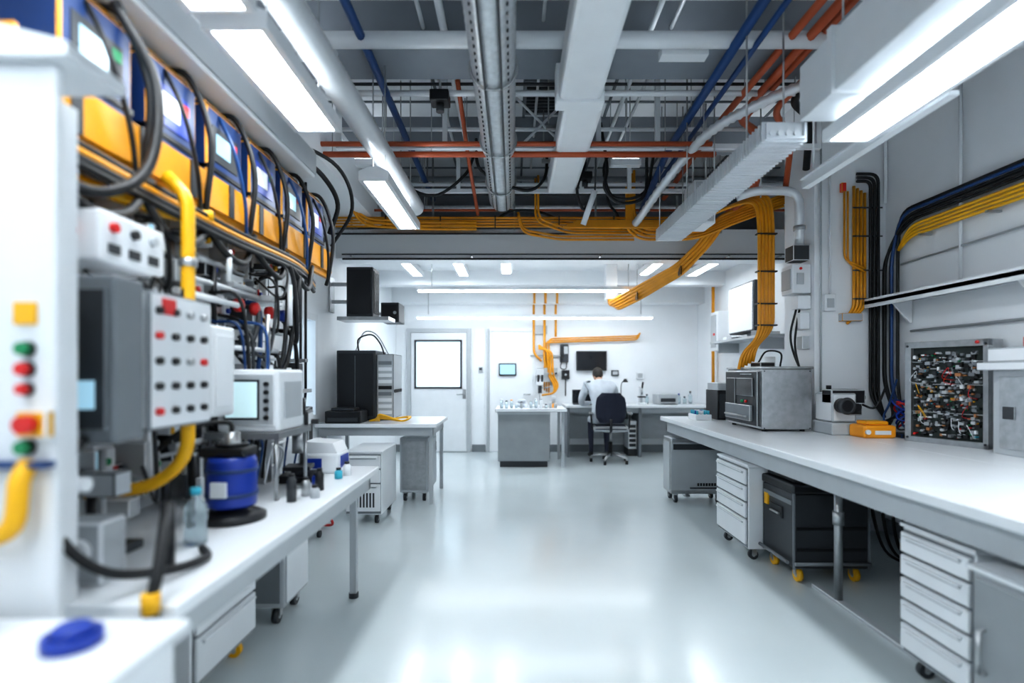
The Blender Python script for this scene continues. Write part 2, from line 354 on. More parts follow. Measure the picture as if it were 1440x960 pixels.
# thick diagonal bundle dropping under the header into a ceiling riser in the rear bay
t=O('yellow_cable_bundle')
for k in range(8):
    o=.036*(k%4-1.5); q=.036*(k//4)
    t.pipe([(2.45+o*.6,5.35,3.14+o*.6),(2.25+o,5.7+q,3.08),(2.12+o,5.9+q,2.84-o*.3),(1.95+o*.9,6.2+q,2.63-o*.6-q*.5),(1.60+o*.7,6.9+q,2.45-o*.9-q),(1.42+o*.6,7.35+q,2.37-o*.9-q),(1.40+o*.6,7.58+q*.5,2.40-q),(1.40+o*.6,7.66+q*.5,2.52)],.019,YEL,8,.12)
t.cyl((1.6,6.9,2.5),(1.6,6.9,3.0),.005,STEEL,n=6)
for p in ((1.94,6.2,2.62),(1.6,6.9,2.43)): t.box(p[0]-.01,p[0]+.01,p[1]-.03,p[1]+.06,p[2]-.08,p[2]+.07,BLACK,.003)
t.build()
t=O('cable_riser_trunking'); t.box(1.32,1.48,7.60,7.75,2.46,2.999,WPLAS,.006).build()
t=O('black_cable_run'); t.pipe([(-2.0,6.24,2.74),(3.2,6.24,2.74)],.012,BLACK).pipe([(-2.0,6.22,2.79),(3.2,6.22,2.79)],.008,DGREY)
for x in (-1.9,-.5,1,2.5,3.1): t.box(x,x+.02,6.2,6.3,2.76,2.775,STEEL)
t.build()
for P in [[(.65,5.2,3.7),(.7,5.2,3.45),(.62,5.2,3.2),(.68,5.2,3.0),(.75,5.2,3.1)],[(.95,5.3,3.6),(.9,5.3,3.4),(1.0,5.3,3.15),(1.3,5.3,3.2),(1.4,5.3,3.6)],
          [(-.35,5,3.6),(-.3,5,3.3),(.1,5.1,3.15),(.3,5.2,3.3),(.33,5.2,3.6)],[(1.0,5.9,3.6),(1.05,5.9,3.3),(1.15,5.9,3.15),(1.2,5.9,2.95)],[(-.2,5.9,3.1),(0,5.9,3.2),(.3,5.9,3.18),(.6,5.9,3.05)],
          [(-1.2,5.2,3.6),(-1.1,5.3,3.3),(-.8,5.4,3.2),(-.5,5.4,3.4),(-.4,5.4,3.6)],[(.8,4.9,3.7),(.86,4.9,3.3),(.84,4.9,3.1),(1.0,5.0,3.0),(1.25,5.1,3.1),(1.3,5.2,3.5)]]:
    O('hanging_cable').tube(P,.015,RUBBER).build()
t=O('ceiling_drop_rod'); t.cyl((.78,5.1,3.15),(.68,5.2,2.85),.028,WMET).cyl((.78,5.1,3.15),(.80,5.05,ZC),.008,DGREY).build()
# ---------------------------------------------------------------- helpers furniture
def caster(t,x,y,r=.035,m=DGREY,top=.09):
    t.cyl((x-.015,y,r),(x+.015,y,r),r,m,n=16).cyl((x-.017,y,r),(x+.017,y,r),r*.4,LGREY,n=10)
    t.box(x-.024,x-.018,y-.015,y+.02,r,top,STEEL).box(x+.018,x+.024,y-.015,y+.02,r,top,STEEL).box(x-.024,x+.024,y-.02,y+.02,top-.012,top,STEEL)
def drawer_cab(name,x,y,deg,w,dp,h,rows,body=WPLAS,front=WPLAS,z0=.09,cm=DGREY,vent=False):
    t=O(name,frame(x,y,0,deg))
    t.box(0,w,0,dp,z0,h,body,.008).box(-.008,w+.008,-.012,dp,h,h+.02,body,.006).box(.01,w-.01,-.004,0,z0+.01,h-.01,MGREY)
    tot=sum(rows); z=h-.02; H=h-z0-.04
    for r in rows:
        hh=H*r/tot; t.box(.012,w-.012,-.022,-.004,z-hh+.014,z,front,.005)
        t.box(.04,w-.04,-.040,-.022,z-.022,z-.012,front,.003); t.box(.05,w-.05,-.024,-.0225,z-.034,z-.022,LGREY)
        if vent and r==rows[-1]:
            for k in range(8): t.box(.05+k*(w-.1)/8,.065+k*(w-.1)/8,-.026,-.022,z-hh*.8,z-hh*.3,DGREY)
        z-=hh
    for a in (.06,w-.06):
        for b in (.06,dp-.06): caster(t,a,b,m=cm,top=z0)
    return t
# ---------------------------------------------------------------- right bench
t=O('lab_bench')
t.box(1.72,2.66,-1.2,6.25,.855,.9,WHITE,.004).box(2.66,XR-.002,-1.2,4.72,.856,.9,WHITE).box(2.66,XR-.002,5.26,6.25,.856,.9,WHITE)
t.box(1.78,1.81,-1.2,6.2,.73,.855,LGREY).box(1.78,3.25,6.17,6.2,.73,.855,LGREY).box(3.2,3.25,-1.2,4.7,.75,.855,LGREY)
for yy in (.5,1.7,3.25,6.1):
    t.cyl((1.98,yy,.02),(1.98,yy,.86),.024,STEEL).cyl((1.98,yy,.48),(1.98,yy,.56),.032,STEEL)
    t.box(1.90,3.2,yy-.03,yy+.03,.74,.80,LGREY).cyl((3.15,yy,.0),(3.15,yy,.86),.024,STEEL)
t.box(1.955,2.005,1.7,3.5,.0,.025,LGREY,.004)
t.cyl((1.98,.5,0),(1.98,.5,.03),.04,STEEL).cyl((1.98,6.1,0),(1.98,6.1,.03),.04,STEEL)
t.build()
drawer_cab('drawer_cabinet',1.75,4.55,-90,.58,.45,.70,[1,1,1,1.6]).build()
drawer_cab('drawer_cabinet',1.84,2.52,-90,.40,.5,.68,[1,1,1,1,1.2]).build()
t=O('pedestal_cabinet'); t.box(1.74,2.35,1.3,2.02,.09,.66,LGREY,.008).box(1.72,2.36,1.29,2.03,.66,.685,WPLAS,.006).box(1.725,1.74,1.32,2.0,.11,.64,CABG,.004)
t.cyl((1.70,1.95,.3),(1.70,1.95,.46),.008,STEEL).cyl((1.70,1.95,.3),(1.73,1.95,.3),.006,STEEL).cyl((1.70,1.95,.46),(1.73,1.95,.46),.006,STEEL)
for a in (1.8,2.28):
    for b in (1.37,1.95): caster(t,a,b)
t.build()
t=O('wheeled_equipment_case',frame(1.86,3.98,0,0))
t.box(0,.5,-.44,0,.10,.60,DGREY,.015).box(-.01,.51,-.45,.01,.60,.66,BLACK,.012).box(.02,.48,-.42,-.02,.66,.70,DGREY,.02).box(.06,.3,-.3,-.1,.70,.73,BLACK,.01)
t.box(-.006,0,-.42,-.02,.52,.55,MGREY).box(.02,.48,-.446,-.44,.36,.38,BLACK).box(.02,.48,-.446,-.44,.22,.24,BLACK)
t.box(-.012,0,-.30,-.14,.40,.48,BLACK,.004).cyl((-.02,-.28,.43),(-.02,-.16,.43),.008,STEEL)
t.box(-.012,.0,-.10,-.05,.45,.53,YEL2)
for a,b in [(-.004,-.444),(.494,-.444),(-.004,-.01),(.494,-.01)]: t.box(a,a+.012,b,b+.012,.1,.6,MGREY)
t.cyl((-.03,-.42,.14),(-.03,-.02,.14),.012,MGREY).cyl((0,-.46,.14),(.5,-.46,.14),.012,MGREY)
for a in (.06,.44):
    for b in (-.38,-.06): caster(t,a,b,.045,YEL2,.10)
t.build()
t=O('stainless_floor_unit'); t.box(1.70,2.28,5.75,6.05,.10,.70,STEEL,.01).box(1.70,2.28,5.742,5.75,.14,.66,LGREY,.003).box(1.72,2.26,5.735,5.742,.58,.64,DGREY)
t.box(1.69,1.70,5.78,6.02,.14,.66,LGREY)
for k in range(8): t.box(1.98+.03*k,1.998+.03*k,5.734,5.742,.19,.22,BLACK)
t.box(1.9,2.25,5.736,5.742,.16,.175,DGREY)
t.ring((2.2,5.72,.62),.03,.006,BLACK,'y')
for a in (1.76,2.22):
    for b in (5.8,6.0): caster(t,a,b,.04,DGREY,.10)
t.build()
t=O('cable_coil_under_bench')
for k in range(5): t.tube([(2.5+.08*k,3.75,.72),(2.5+.07*k,3.7,.4-.03*k),(2.6+.05*k,3.7,.15),(2.9,3.8,.03),(3.1,3.9,.03)],.010,RUBBER)
t.build()
t=O('floor_equipment_box'); t.box(2.6,3.05,2.9,3.6,.0,.3,DGREY,.01).box(2.62,3.03,2.89,2.9,.03,.27,BLACK).cyl((2.7,2.88,.15),(2.7,2.89,.15),.05,MGREY).cyl((2.9,2.88,.15),(2.9,2.89,.15),.05,MGREY).build()
# ----- bench top instruments (right)
t=O('benchtop_analyzer'); Z=.9
t.box(2.13,2.56,4.57,5.3,Z+.02,1.44,STEEL,.008).box(2.12,2.57,4.56,5.31,1.44,1.46,STEEL,.004)
for a in (2.17,2.5):
    for b in (4.62,5.24): t.cyl((a,b,Z),(a,b,Z+.02),.02,BLACK)
t.box(2.10,2.13,4.60,5.28,Z+.04,1.42,DGREY,.006).box(2.085,2.10,4.66,5.0,1.2,1.36,SCRD,.004).box(2.085,2.10,5.03,5.22,1.1,1.36,BLACK,.004)
t.box(2.07,2.10,4.68,5.22,Z+.08,Z+.22,MGREY,.006).cyl((2.055,4.72,1.02),(2.055,5.18,1.02),.009,STEEL)
t.sph((2.09,4.8,1.15),.014,RED).sph((2.09,4.88,1.15),.014,GREEN)
for k in range(6): t.box(2.09,2.1,4.7+.04*k,4.72+.04*k,1.39,1.40,LGREY)
for a,b in [(2.15,.93),(2.54,.93),(2.15,1.42),(2.54,1.42)]: t.cyl((a,4.565,b),(a,4.57,b),.006,DGREY)
t.box(2.2,2.33,4.75,4.95,1.46,1.50,BLACK,.006); t.tube([(2.4,4.8,1.46),(2.38,4.75,1.58),(2.3,4.85,1.6),(2.25,4.9,1.5)],.008,RUBBER)
t.cyl((2.45,5.1,1.46),(2.45,5.1,1.56),.05,WPLAS)
t.build()
t=O('vacuum_pump'); t.box(2.58,2.82,4.32,4.62,.9,1.0,LGREY,.01).box(2.60,2.80,4.35,4.6,1.0,1.24,WPLAS,.015)
t.cyl((2.66,4.33,1.14),(2.66,4.24,1.14),.06,BLACK).ring((2.66,4.25,1.14),.055,.014,DGREY,'y').cyl((2.76,4.34,1.13),(2.76,4.27,1.13),.03,BLACK)
t.box(2.60,2.88,4.36,4.5,1.15,1.27,BLACK,.01).box(2.72,2.84,4.34,4.4,1.06,1.16,DGREY,.008).cyl((2.88,4.45,1.2),(2.92,4.45,1.2),.03,BLACK).cyl((2.66,4.5,1.27),(2.66,4.5,1.30),.02,BLACK).build()
t=O('orange_tool_box'); t.box(2.70,2.95,4.1,4.3,.9,1.0,ORG,.02).box(2.74,2.91,4.13,4.27,1.0,1.03,YEL2,.012).cyl((2.72,4.1,.95),(2.72,4.08,.95),.018,WPLAS).box(2.78,2.9,4.093,4.1,.93,.96,WPLAS).build()
t=O('bench_cable_lead'); t.tube([(2.82,4.55,1.1),(2.92,4.5,1.14),(3.0,4.42,1.12),(3.12,4.46,1.3)],.009,RUBBER).tube([(2.95,4.2,.95),(3.0,4.32,1.05),(3.1,4.40,1.15),(3.2,4.45,1.35)],.008,BPIPE).build()
t=O('blue_cable_coil')
for k in range(14):
    r=random.uniform(.05,.1); cx,cy=3.1+random.uniform(-.03,.03),4.2+random.uniform(-.03,.03)
    P=[(cx+r*math.cos(a)*.9,cy+r*.5*math.sin(a),.95+.012*k+.06*(1+math.sin(a*1+k))*.8) for a in [j*math.pi/6 for j in range(12)]]
    t.sweep(catmull(P+[P[0]],4),.007,random.choice([BPIPE,BLUE,BLUE,RUBBER,RED]),6)
t.box(3.0,3.2,4.12,4.28,.9,.93,DGREY,.004).build()
# PCB rack
t=O('circuit_board_rack',frame(2.955,4.0,.9,-70)); W,H=.53,.73
t.box(0,W,.02,.13,.01,H,STEEL,.004)
for q in [(0,.045,0,H),(W-.03,W,0,H),(0,W,0,.04),(0,W,H-.045,H)]: t.box(q[0],q[1],-.03,.02,q[2],q[3],STEEL,.003)
t.box(.045,W-.03,.0,.02,.04,H-.045,PCB)
cols=[BLACK,BLACK,DGREY,DGREY,MGREY,MGREY,LGREY,STEEL,STEEL,WPLAS,COPPER,BLACK,PCB,PCB]
for k in range(560):
    a=random.uniform(.05,W-.07); b=random.uniform(.05,H-.09); ww=random.uniform(.005,.035); hh=random.uniform(.004,.026)
    c_=random.choice(cols)
    if random.random()<.09: c_=random.choice([RED,YEL2,GREEN,TEAL]); ww=hh=.007
    t.box(a,a+ww,-random.uniform(.004,.035),.0,b,b+hh,c_)
for k in range(24):
    a=random.uniform(.07,W-.06); b=random.uniform(.08,H-.1); t.cyl((a,-.04,b),(a,0,b),.01,random.choice([STEEL,BLACK,LGREY]),n=10)
for k in range(18):
    a=random.uniform(.07,W-.1); b=random.uniform(.12,H-.12)
    t.tube([(a,-.01,b),(a+.02,-.05,b+.03),(a+random.uniform(-.03,.06),-.04,b-.04),(a+.04,-.01,b-.06)],.002,random.choice([RED,YEL2,BPIPE,RUBBER,WPLAS,RUBBER]),5)
for z in (.22,.42,.58): t.box(.045,W-.03,-.02,.0,z,z+.006,STEEL)
for a in (.02,W-.015): 
    for z in (.03,H-.03): t.cyl((a,-.03,z),(a,-.036,z),.008,DGREY,n=8)
t.sph((.07,-.03,.06),.010,RED).sph((W-.06,-.035,H-.02),.012,RED); t.build()
t=O('instrument_enclosure'); t.box(3.02,3.285,2.85,3.36,.9,1.42,LGREY,.006).box(2.95,3.285,2.8,3.40,1.42,1.47,WMET,.006).box(3.0,3.285,2.82,3.38,1.47,1.56,WPLAS,.01)
t.box(3.012,3.02,2.9,3.31,.94,1.38,STEEL,.003).box(3.005,3.012,3.2,3.28,1.12,1.2,DGREY,.002).cyl((3.012,3.0,1.2),(2.99,3.0,1.2),.02,BLACK)
t.cyl((3.1,3.2,1.56),(3.1,3.2,1.62),.03,RED); t.build()
t=O('desktop_computer'); t.box(2.2,2.42,5.75,6.1,.9,1.22,BLACK,.008).box(2.22,2.40,5.742,5.75,.92,1.18,DGREY).cyl((2.31,5.742,1.1),(2.31,5.738,1.1),.02,LGREY).build()
t=O('sample_rack'); t.box(1.95,2.12,5.7,5.95,.9,.96,WPLAS,.004)
for i in range(4):
    for j in range(5): t.cyl((1.975+.04*i,5.73+.045*j,.96),(1.975+.04*i,5.73+.045*j,1.0),.012,random.choice([TEAL,WPLAS,BLUE]),n=10)
t.build()
t=O('power_supply'); t.box(2.46,2.64,5.6,5.85,.9,1.12,WMET,.008).box(2.47,2.63,5.592,5.6,.92,1.1,DGREY,.003).cyl((2.5,5.592,.97),(2.5,5.58,.97),.012,RED,n=10).box(2.5,2.6,5.588,5.592,1.02,1.08,SCREEN).box(2.2,2.4,5.75,6.05,1.22,1.3,LGREY,.006).build()
# ----- right wall
t=O('equipment_shelf'); t.box(3.08,XR,2.0,4.68,2.0,2.03,LGREY).box(3.08,3.09,2.0,4.68,1.97,2.05,WMET)
for yy in (2.3,3.3,4.4): t.prism([(3.29,2.0),(3.29,1.82),(3.27,1.82),(3.12,2.0)],'y',yy,yy+.02,WMET)
t.build()
t=O('yellow_black_cable_bundle')
for k in range(4): t.pipe([(3.235,-1.5,2.52+.028*k),(3.235,4.35,2.52+.028*k),(3.25,4.5,2.44)],.0125,YEL2,8,.1)
for k in range(5):
    t.pipe([(3.25-.01*(k%2),-1.5,2.655+.026*k),(3.25-.01*(k%2),4.4+.02*k,2.655+.026*k),(3.25-.02*(k%2),4.68-.042*k,2.4),(3.25-.02*(k%2),4.68-.042*k,1.3),(3.22,4.5-.02*k,1.05),(3.05-.05*k,4.36,.95)],.0125,RUBBER if k!=3 else BPIPE,8,.14)
for yy in (2.2,2.9,3.6,4.2): t.box(3.2,XR-.001,yy,yy+.02,2.49,2.505,STEEL)
t.build()
t=O('steel_conduit')
t.pipe([(3.28,4.70,ZC),(3.28,4.70,2.9)],.012,WMET).pipe([(3.27,3.9,ZC),(3.27,3.9,2.05)],.012,WMET).pipe([(3.27,1.0,2.4),(3.27,4.5,2.32)],.008,LGREY).pipe([(3.28,1,1.75),(3.28,4.4,1.75)],.01,LGREY).build()
t=O('column_cable_loop')
for k in range(4): t.pipe([(3.0+.032*k,4.70,3.05-.02*k),(3.0+.032*k,4.70,1.98),(2.94,4.70,1.9-.02*k)],.0125,YEL,8,.06)
for k in range(2): t.pipe([(2.91+.03*k,4.69,3.0),(2.91+.03*k,4.69,2.4-.03*k),(3.08,4.67,2.32-.03*k)],.009,YEL,8,.06)
for k in range(3): t.pipe([(3.02,4.69,3.09+.032*k),(3.14+.034*k,4.69,3.09+.032*k),(3.14+.034*k,4.69,1.2),(3.2,4.6,1.02)],.0135,RUBBER,8,.08)
t.box(2.88,3.06,4.67,4.728,1.86,1.93,LGREY,.004)
for z in (2.85,2.6,2.3,2.05): t.box(2.98,3.24,4.68,4.686,z,z+.012,DGREY)
t.box(2.89,2.93,4.69,4.728,3.0,3.08,RED,.004).build()
t=O('electrical_box'); t.box(2.50,2.668,4.78,4.98,2.12,2.38,WMET,.008).box(2.49,2.50,4.8,4.96,2.16,2.34,LGREY).box(2.52,2.668,4.8,4.95,2.42,2.56,DGREY,.006).box(2.55,2.668,4.78,4.9,1.98,2.10,WPLAS,.006)
t.box(2.54,2.6,4.772,4.78,2.2,2.3,LGREY).cyl((2.57,4.772,2.34),(2.57,4.765,2.34),.012,RED)
t.box(2.58,2.668,4.80,4.95,1.80,1.95,WMET,.006).box(2.60,2.668,4.80,4.9,1.62,1.74,LGREY,.006)
t.tube([(2.6,4.85,1.98),(2.56,4.85,1.7),(2.56,4.8,1.5),(2.62,4.78,1.3)],.01,RUBBER).tube([(2.57,4.85,1.98),(2.52,4.85,1.75),(2.56,4.85,1.55),(2.64,4.78,1.3)],.01,RUBBER); t.build()
t=O('bent_steel_pipe'); t.pipe([(2.05,4.9,3.02),(2.2,4.85,3.06),(2.6,4.85,3.06),(2.6,4.85,2.56)],.04,FLEX,14,.14).cyl((2.6,4.85,2.7),(2.6,4.85,2.74),.05,STEEL).cyl((2.25,4.85,3.0),(2.25,4.85,ZC),.006,STEEL).build()
t=O('socket_box'); t.box(2.74,2.84,4.69,4.729,1.95,2.1,WPLAS,.006).box(2.76,2.82,4.685,4.69,1.98,2.06,LGREY).pipe([(2.79,4.70,2.1),(2.79,4.70,3.3)],.008,WMET).pipe([(2.71,4.70,ZC),(2.71,4.70,1.0)],.008,LGREY).build()
t=O('display_cabinet'); t.box(3.12,XR-.001,6.9,7.7,1.95,2.62,DGREY,.01).box(3.10,3.12,6.92,7.68,1.97,2.6,WPLAS,.004).build()
t=O('equipment_shelf'); t.box(2.95,XR,6.3,8.0,1.84,1.87,LGREY).box(3.0,XR,6.5,6.53,1.7,1.84,LGREY).box(3.0,XR,7.8,7.83,1.7,1.84,LGREY)
for k,(a,h,m) in enumerate([(6.4,.07,WPLAS),(6.6,.12,MGREY),(6.85,.06,LGREY),(7.2,.05,BLACK),(7.5,.09,WPLAS)]): t.box(3.0,3.2,a,a+.14,1.87,1.87+h*.55,m,.004)
t.build()
t=O('electrical_box'); t.box(3.1,XR-.001,8.1,8.4,1.75,2.35,WMET,.01).box(3.09,3.1,8.15,8.35,1.8,2.3,LGREY).cyl((3.09,8.2,2.0),(3.075,8.2,2.0),.02,RED).build()
t=bundle('yellow_conduit_run',[(3.22,8.6,2.99),(3.22,8.6,1.2)],(0,.04,0),2,.018,YEL); t.box(3.2,XR-.001,8.55,8.65,1.1,1.22,LGREY); t.build()
t=bundle('black_conduit_run',[(3.25,6.2,2.7),(3.25,6.2,1.0)],(0,.04,0),3,.014,RUBBER); t.build()
t=O('red_gas_valve'); t.box(3.2,XR-.001,6.6,6.7,1.35,1.45,WPLAS,.005).cyl((3.2,6.65,1.4),(3.15,6.65,1.4),.02,RED).build()
# ---------------------------------------------------------------- back wall things
y=YB
def wallmon(x0,x1,z0,z1,scr):
    t=O('computer_display'); t.box(x0,x1,y-.07,y-.03,z0,z1,BLACK,.006).box(x0+.02,x1-.02,y-.073,y-.07,z0+.025,z1-.02,scr).box((x0+x1)/2-.05,(x0+x1)/2+.05,y-.03,y-.001,z0+.05,z1-.05,DGREY).build()
wallmon(1.12,1.66,1.45,1.80,SCRD)
t=O('touch_panel'); t.box(-.26,.05,y-.07,y-.032,1.36,1.58,BLACK,.006).box(-.24,.03,y-.073,y-.07,1.385,1.56,SCREEN).build()
t=O('telephone'); t.box(.83,.98,y-.05,y-.001,1.6,1.92,DGREY,.008).box(.84,.88,y-.08,y-.05,1.62,1.9,BLACK,.01).box(.90,.97,y-.055,y-.05,1.75,1.88,LGREY).tube([(.86,y-.06,1.62),(.84,y-.06,1.5),(.93,y-.06,1.48),(.95,y-.04,1.6)],.008,BLACK).build()
t=O('socket_box'); t.box(1.75,1.88,y-.04,y-.001,1.36,1.46,DGREY,.005).box(1.77,1.86,y-.044,y-.04,1.38,1.44,LGREY).build()
t=O('socket_box'); t.box(2.2,2.32,y-.04,y-.001,1.3,1.42,WMET,.005).box(2.22,2.30,y-.044,y-.04,1.32,1.4,LGREY).build()
t=O('control_panel_box'); t.box(.86,1.0,y-.06,y-.001,1.3,1.46,BLACK,.006).cyl((.93,y-.06,1.38),(.93,y-.08,1.38),.02,LGREY,n=10).pipe([(.93,y-.03,1.3),(.93,y-.03,1.0)],.01,RUBBER).build()
t=O('thermostat'); t.box(-.62,-.55,y-.03,y-.001,1.42,1.52,LGREY,.005).box(-.61,-.56,y-.033,y-.03,1.46,1.5,DGREY).build()
t=bundle('yellow_conduit_run',[(.36,9.45,2.62),(.36,9.45,1.75),(.5,9.45,1.62)],(.0,.0,.0),1,.02,YEL)
t.pipe([(.55,9.45,2.62),(.55,9.45,1.6),(.62,9.45,1.4)],.022,YEL).pipe([(.75,9.45,2.62),(.75,9.45,2.05)],.02,YEL)
t.pipe([(.36,9.15,2.99),(.36,9.15,2.6)],.02,YEL).pipe([(.55,9.15,2.99),(.55,9.15,2.6)],.022,YEL).pipe([(.75,9.15,2.99),(.75,9.15,2.6)],.02,YEL)
for k in range(3): t.pipe([(.55+.04*k,9.47,1.1-.02*k),(.55+.04*k,9.47,1.95+.034*k),(2.2,9.47,2.0+.034*k),(2.25,9.47,2.12)],.013,YEL,8,.08)
for k in range(3): t.pipe([(.44,9.4,1.9-.03*k),(.60+.04*k,9.4,1.8),(.62+.04*k,9.4,1.35),(.72+.04*k,9.38,1.2),(.72,9.38,1.05),(.5,9.38,1.02)],.017,YEL,8,.1)
t.box(.3,.9,9.5,y-.001,1.7,1.73,STEEL).box(.4,.6,9.48,y-.001,2.1,2.25,LGREY); t.build()
t=O('lab_manifold'); t.box(.42,.78,9.42,9.54,1.25,1.5,LGREY,.006)
for k in range(5): t.cyl((.47+.07*k,9.42,1.4),(.47+.07*k,9.36,1.4),.018,random.choice([BLACK,RED,STEEL]),n=10)
t.build()
t=O('writing_desk'); t.box(.86,3.28,8.85,9.52,.83,.87,WHITE,.005).box(.9,3.25,9.45,9.48,.25,.83,LGREY)
for x in (.9,2.1,3.2): t.box(x,x+.04,8.92,9.45,.0,.83,MGREY)
t.box(.94,2.1,8.95,8.97,.74,.83,LGREY).box(2.14,3.2,8.95,8.97,.74,.83,LGREY); t.build()
t=O('desk_control_unit'); t.box(1.95,2.09,9.05,9.4,.12,.6,WPLAS,.006)
for k in range(5): t.box(1.965,2.075,9.042,9.05,.16+.08*k,.21+.08*k,DGREY)
t.box(1.95,2.09,9.05,9.4,0,.12,DGREY); t.build()
t=O('office_printer'); t.box(2.45,2.8,9.05,9.4,.87,1.05,LGREY,.015).box(2.5,2.75,9.04,9.05,.92,.98,DGREY).box(2.5,2.75,8.98,9.05,.9,.915,LGREY).build()
t=O('laptop_computer'); t.box(1.02,1.35,9.05,9.24,.87,.885,DGREY,.004).box(1.02,1.35,9.25,9.265,.885,1.12,BLACK,.004).box(1.035,1.335,9.246,9.25,.9,1.105,SCRD).build()
t=O('microscope',frame(2.2,9.15,.87,0)); t.box(-.07,.07,-.1,.1,0,.03,WPLAS,.01).box(-.03,.03,.04,.09,.03,.32,WPLAS,.01).box(-.06,.06,-.07,.05,.12,.14,BLACK).cyl((0,-.02,.17),(0,-.02,.27),.018,STEEL).cyl((0,-.03,.27),(0,-.09,.38),.016,BLACK).box(-.03,.03,-.05,.08,.26,.31,WPLAS,.01).build()
t=O('desk_lamp'); t.lathe((1.88,9.3,.87),[(.06,0),(.06,.015),(.01,.02)],BLACK).tube([(1.88,9.3,.885),(1.88,9.3,1.2),(1.93,9.2,1.3)],.007,BLACK).lathe((1.93,9.2,1.25),[(.05,0),(.02,.06)],BLACK).build()
for x,z in [(1.62,.13),(1.7,.1),(2.34,.15),(2.9,.16),(3.0,.11),(3.1,.2)]:
    O('reagent_bottle').lathe((x,9.35,.87),[(.03,0),(.033,z*.7),(.015,z*.85),(.015,z)],random.choice([CLEAR,LGREY])).cyl((x,9.35,.87+z),(x,9.35,.89+z),.018,random.choice([BLUE,TEAL,DGREY])).build()
t=O('island_counter')
t.box(-.23,.54,7.95,8.78,.09,.83,MGREY,.004).box(-.23,.54,7.944,7.95,.1,.82,CABG).box(-.20,.51,7.99,8.75,.0,.09,DGREY)
t.box(-.27,.80,7.88,8.82,.83,.87,WHITE,.006).box(.72,.76,7.95,8.0,0,.83,LGREY).box(.72,.76,8.7,8.75,0,.83,LGREY)
for k in range(4): t.box(.541,.548,8.0,8.7,.12+.18*k,.28+.18*k,DGREY)
t.box(-.24,.55,7.94,8.79,.79,.83,LGREY); t.build()
t=O('inspection_microscope',frame(.42,8.45,.87,0)); t.box(-.12,.12,-.12,.12,0,.03,WPLAS,.01).cyl((0,.08,.03),(0,.08,.5),.015,STEEL).box(-.05,.05,-.08,.1,.34,.44,WPLAS,.015).cyl((-.03,-.06,.4),(-.03,-.13,.5),.018,BLACK).cyl((.03,-.06,.4),(.03,-.13,.5),.018,BLACK).cyl((0,-.02,.34),(0,-.02,.22),.03,DGREY).box(-.06,.06,.0,.12,.5,.6,WPLAS,.01).cyl((.09,.08,.3),(.2,0,.33),.01,STEEL).cyl((0,.08,.3),(.09,.08,.3),.01,STEEL).build()
t=O('orange_instrument'); t.box(.58,.68,8.3,8.42,.87,.93,ORG,.01).cyl((.63,8.36,.93),(.63,8.36,1.05),.03,LGREY).build()
for k in range(12):
    yy=random.choice([8.1,8.2]); h=random.uniform(.05,.14); x=-.18+.075*k
    O('sample_jar').lathe((x,yy,.87),[(.022,0),(.025,h*.8),(.015,h)],random.choice([WPLAS,CLEAR,LGREY])).cyl((x,yy,.87+h),(x,yy,.885+h),.019,random.choice([WPLAS,LGREY,ORG,BLACK])).build()
t=O('folded_lab_cloth'); t.box(.04,.22,8.35,8.6,.87,.93,COAT,.025).box(.07,.20,8.4,8.55,.93,.99,COAT,.025).build()
# ---------------------------------------------------------------- chair
t=O('office_chair',frame(1.53,8.42,0,-8))
for k in range(5):
    a=math.radians(90+72*k+18); dx,dy=math.cos(a),math.sin(a)
    t.sweep([(0,0,.13),(dx*.15,dy*.15,.12),(dx*.3,dy*.3,.09)],[.03,.022,.016],STEEL,8)
    cx,cy=dx*.3,dy*.3
    t.cyl((cx-.02,cy,.03),(cx+.02,cy,.03),.03,BLACK).cyl((cx,cy,.05),(cx,cy,.09),.01,STEEL)
t.cyl((0,0,.1),(0,0,.32),.032,BLACK).cyl((0,0,.32),(0,0,.5),.02,STEEL).box(-.1,.1,-.12,.12,.48,.51,BLACK,.01)
t.box(-.27,.27,-.24,.24,.50,.585,CHAIRF,.035)
t.sweep([(0,-.15,.5),(0,-.27,.52),(0,-.30,.7)],.022,BLACK,8)
bm0=[]
for r in range(7):
    z=.64+.46*r/6
    hw=.235-.05*abs(r/6-.45)**2*4*.8 - (.05 if r==6 else 0) - (.03 if r==0 else 0)
    bm0.append((z,hw))
for (z0,h0),(z1,h1) in zip(bm0,bm0[1:]):
    for s in range(6):
        u0,u1=-1+s/3,-1+(s+1)/3
        def pp(u,h,z,o): return t.M@Vector((u*h,-.27+ .07*u*u+o+ .03*math.sin((z-.66)*6),z))
        vs=[t.bm.verts.new(pp(*q)) for q in [(u0,h0,z0,-.03),(u1,h0,z0,-.03),(u1,h1,z1,-.03),(u0,h1,z1,-.03),(u0,h0,z0,.03),(u1,h0,z0,.03),(u1,h1,z1,.03),(u0,h1,z1,.03)]]
        for q in [(0,1,2,3),(5,4,7,6),(0,4,5,1),(2,6,7,3),(0,3,7,4),(1,5,6,2)]:
            f=t.bm.faces.new([vs[i] for i in q]); f.material_index=t.mi(CHAIRF)
for s in (-1,1):
    t.sweep(rounded([(s*.2,0,.5),(s*.29,0,.52),(s*.3,-.02,.76)],.05),.014,BLACK,8).box(s*.3-.035,s*.3+.035,-.14,.12,.76,.79,BLACK,.012)
t.build()
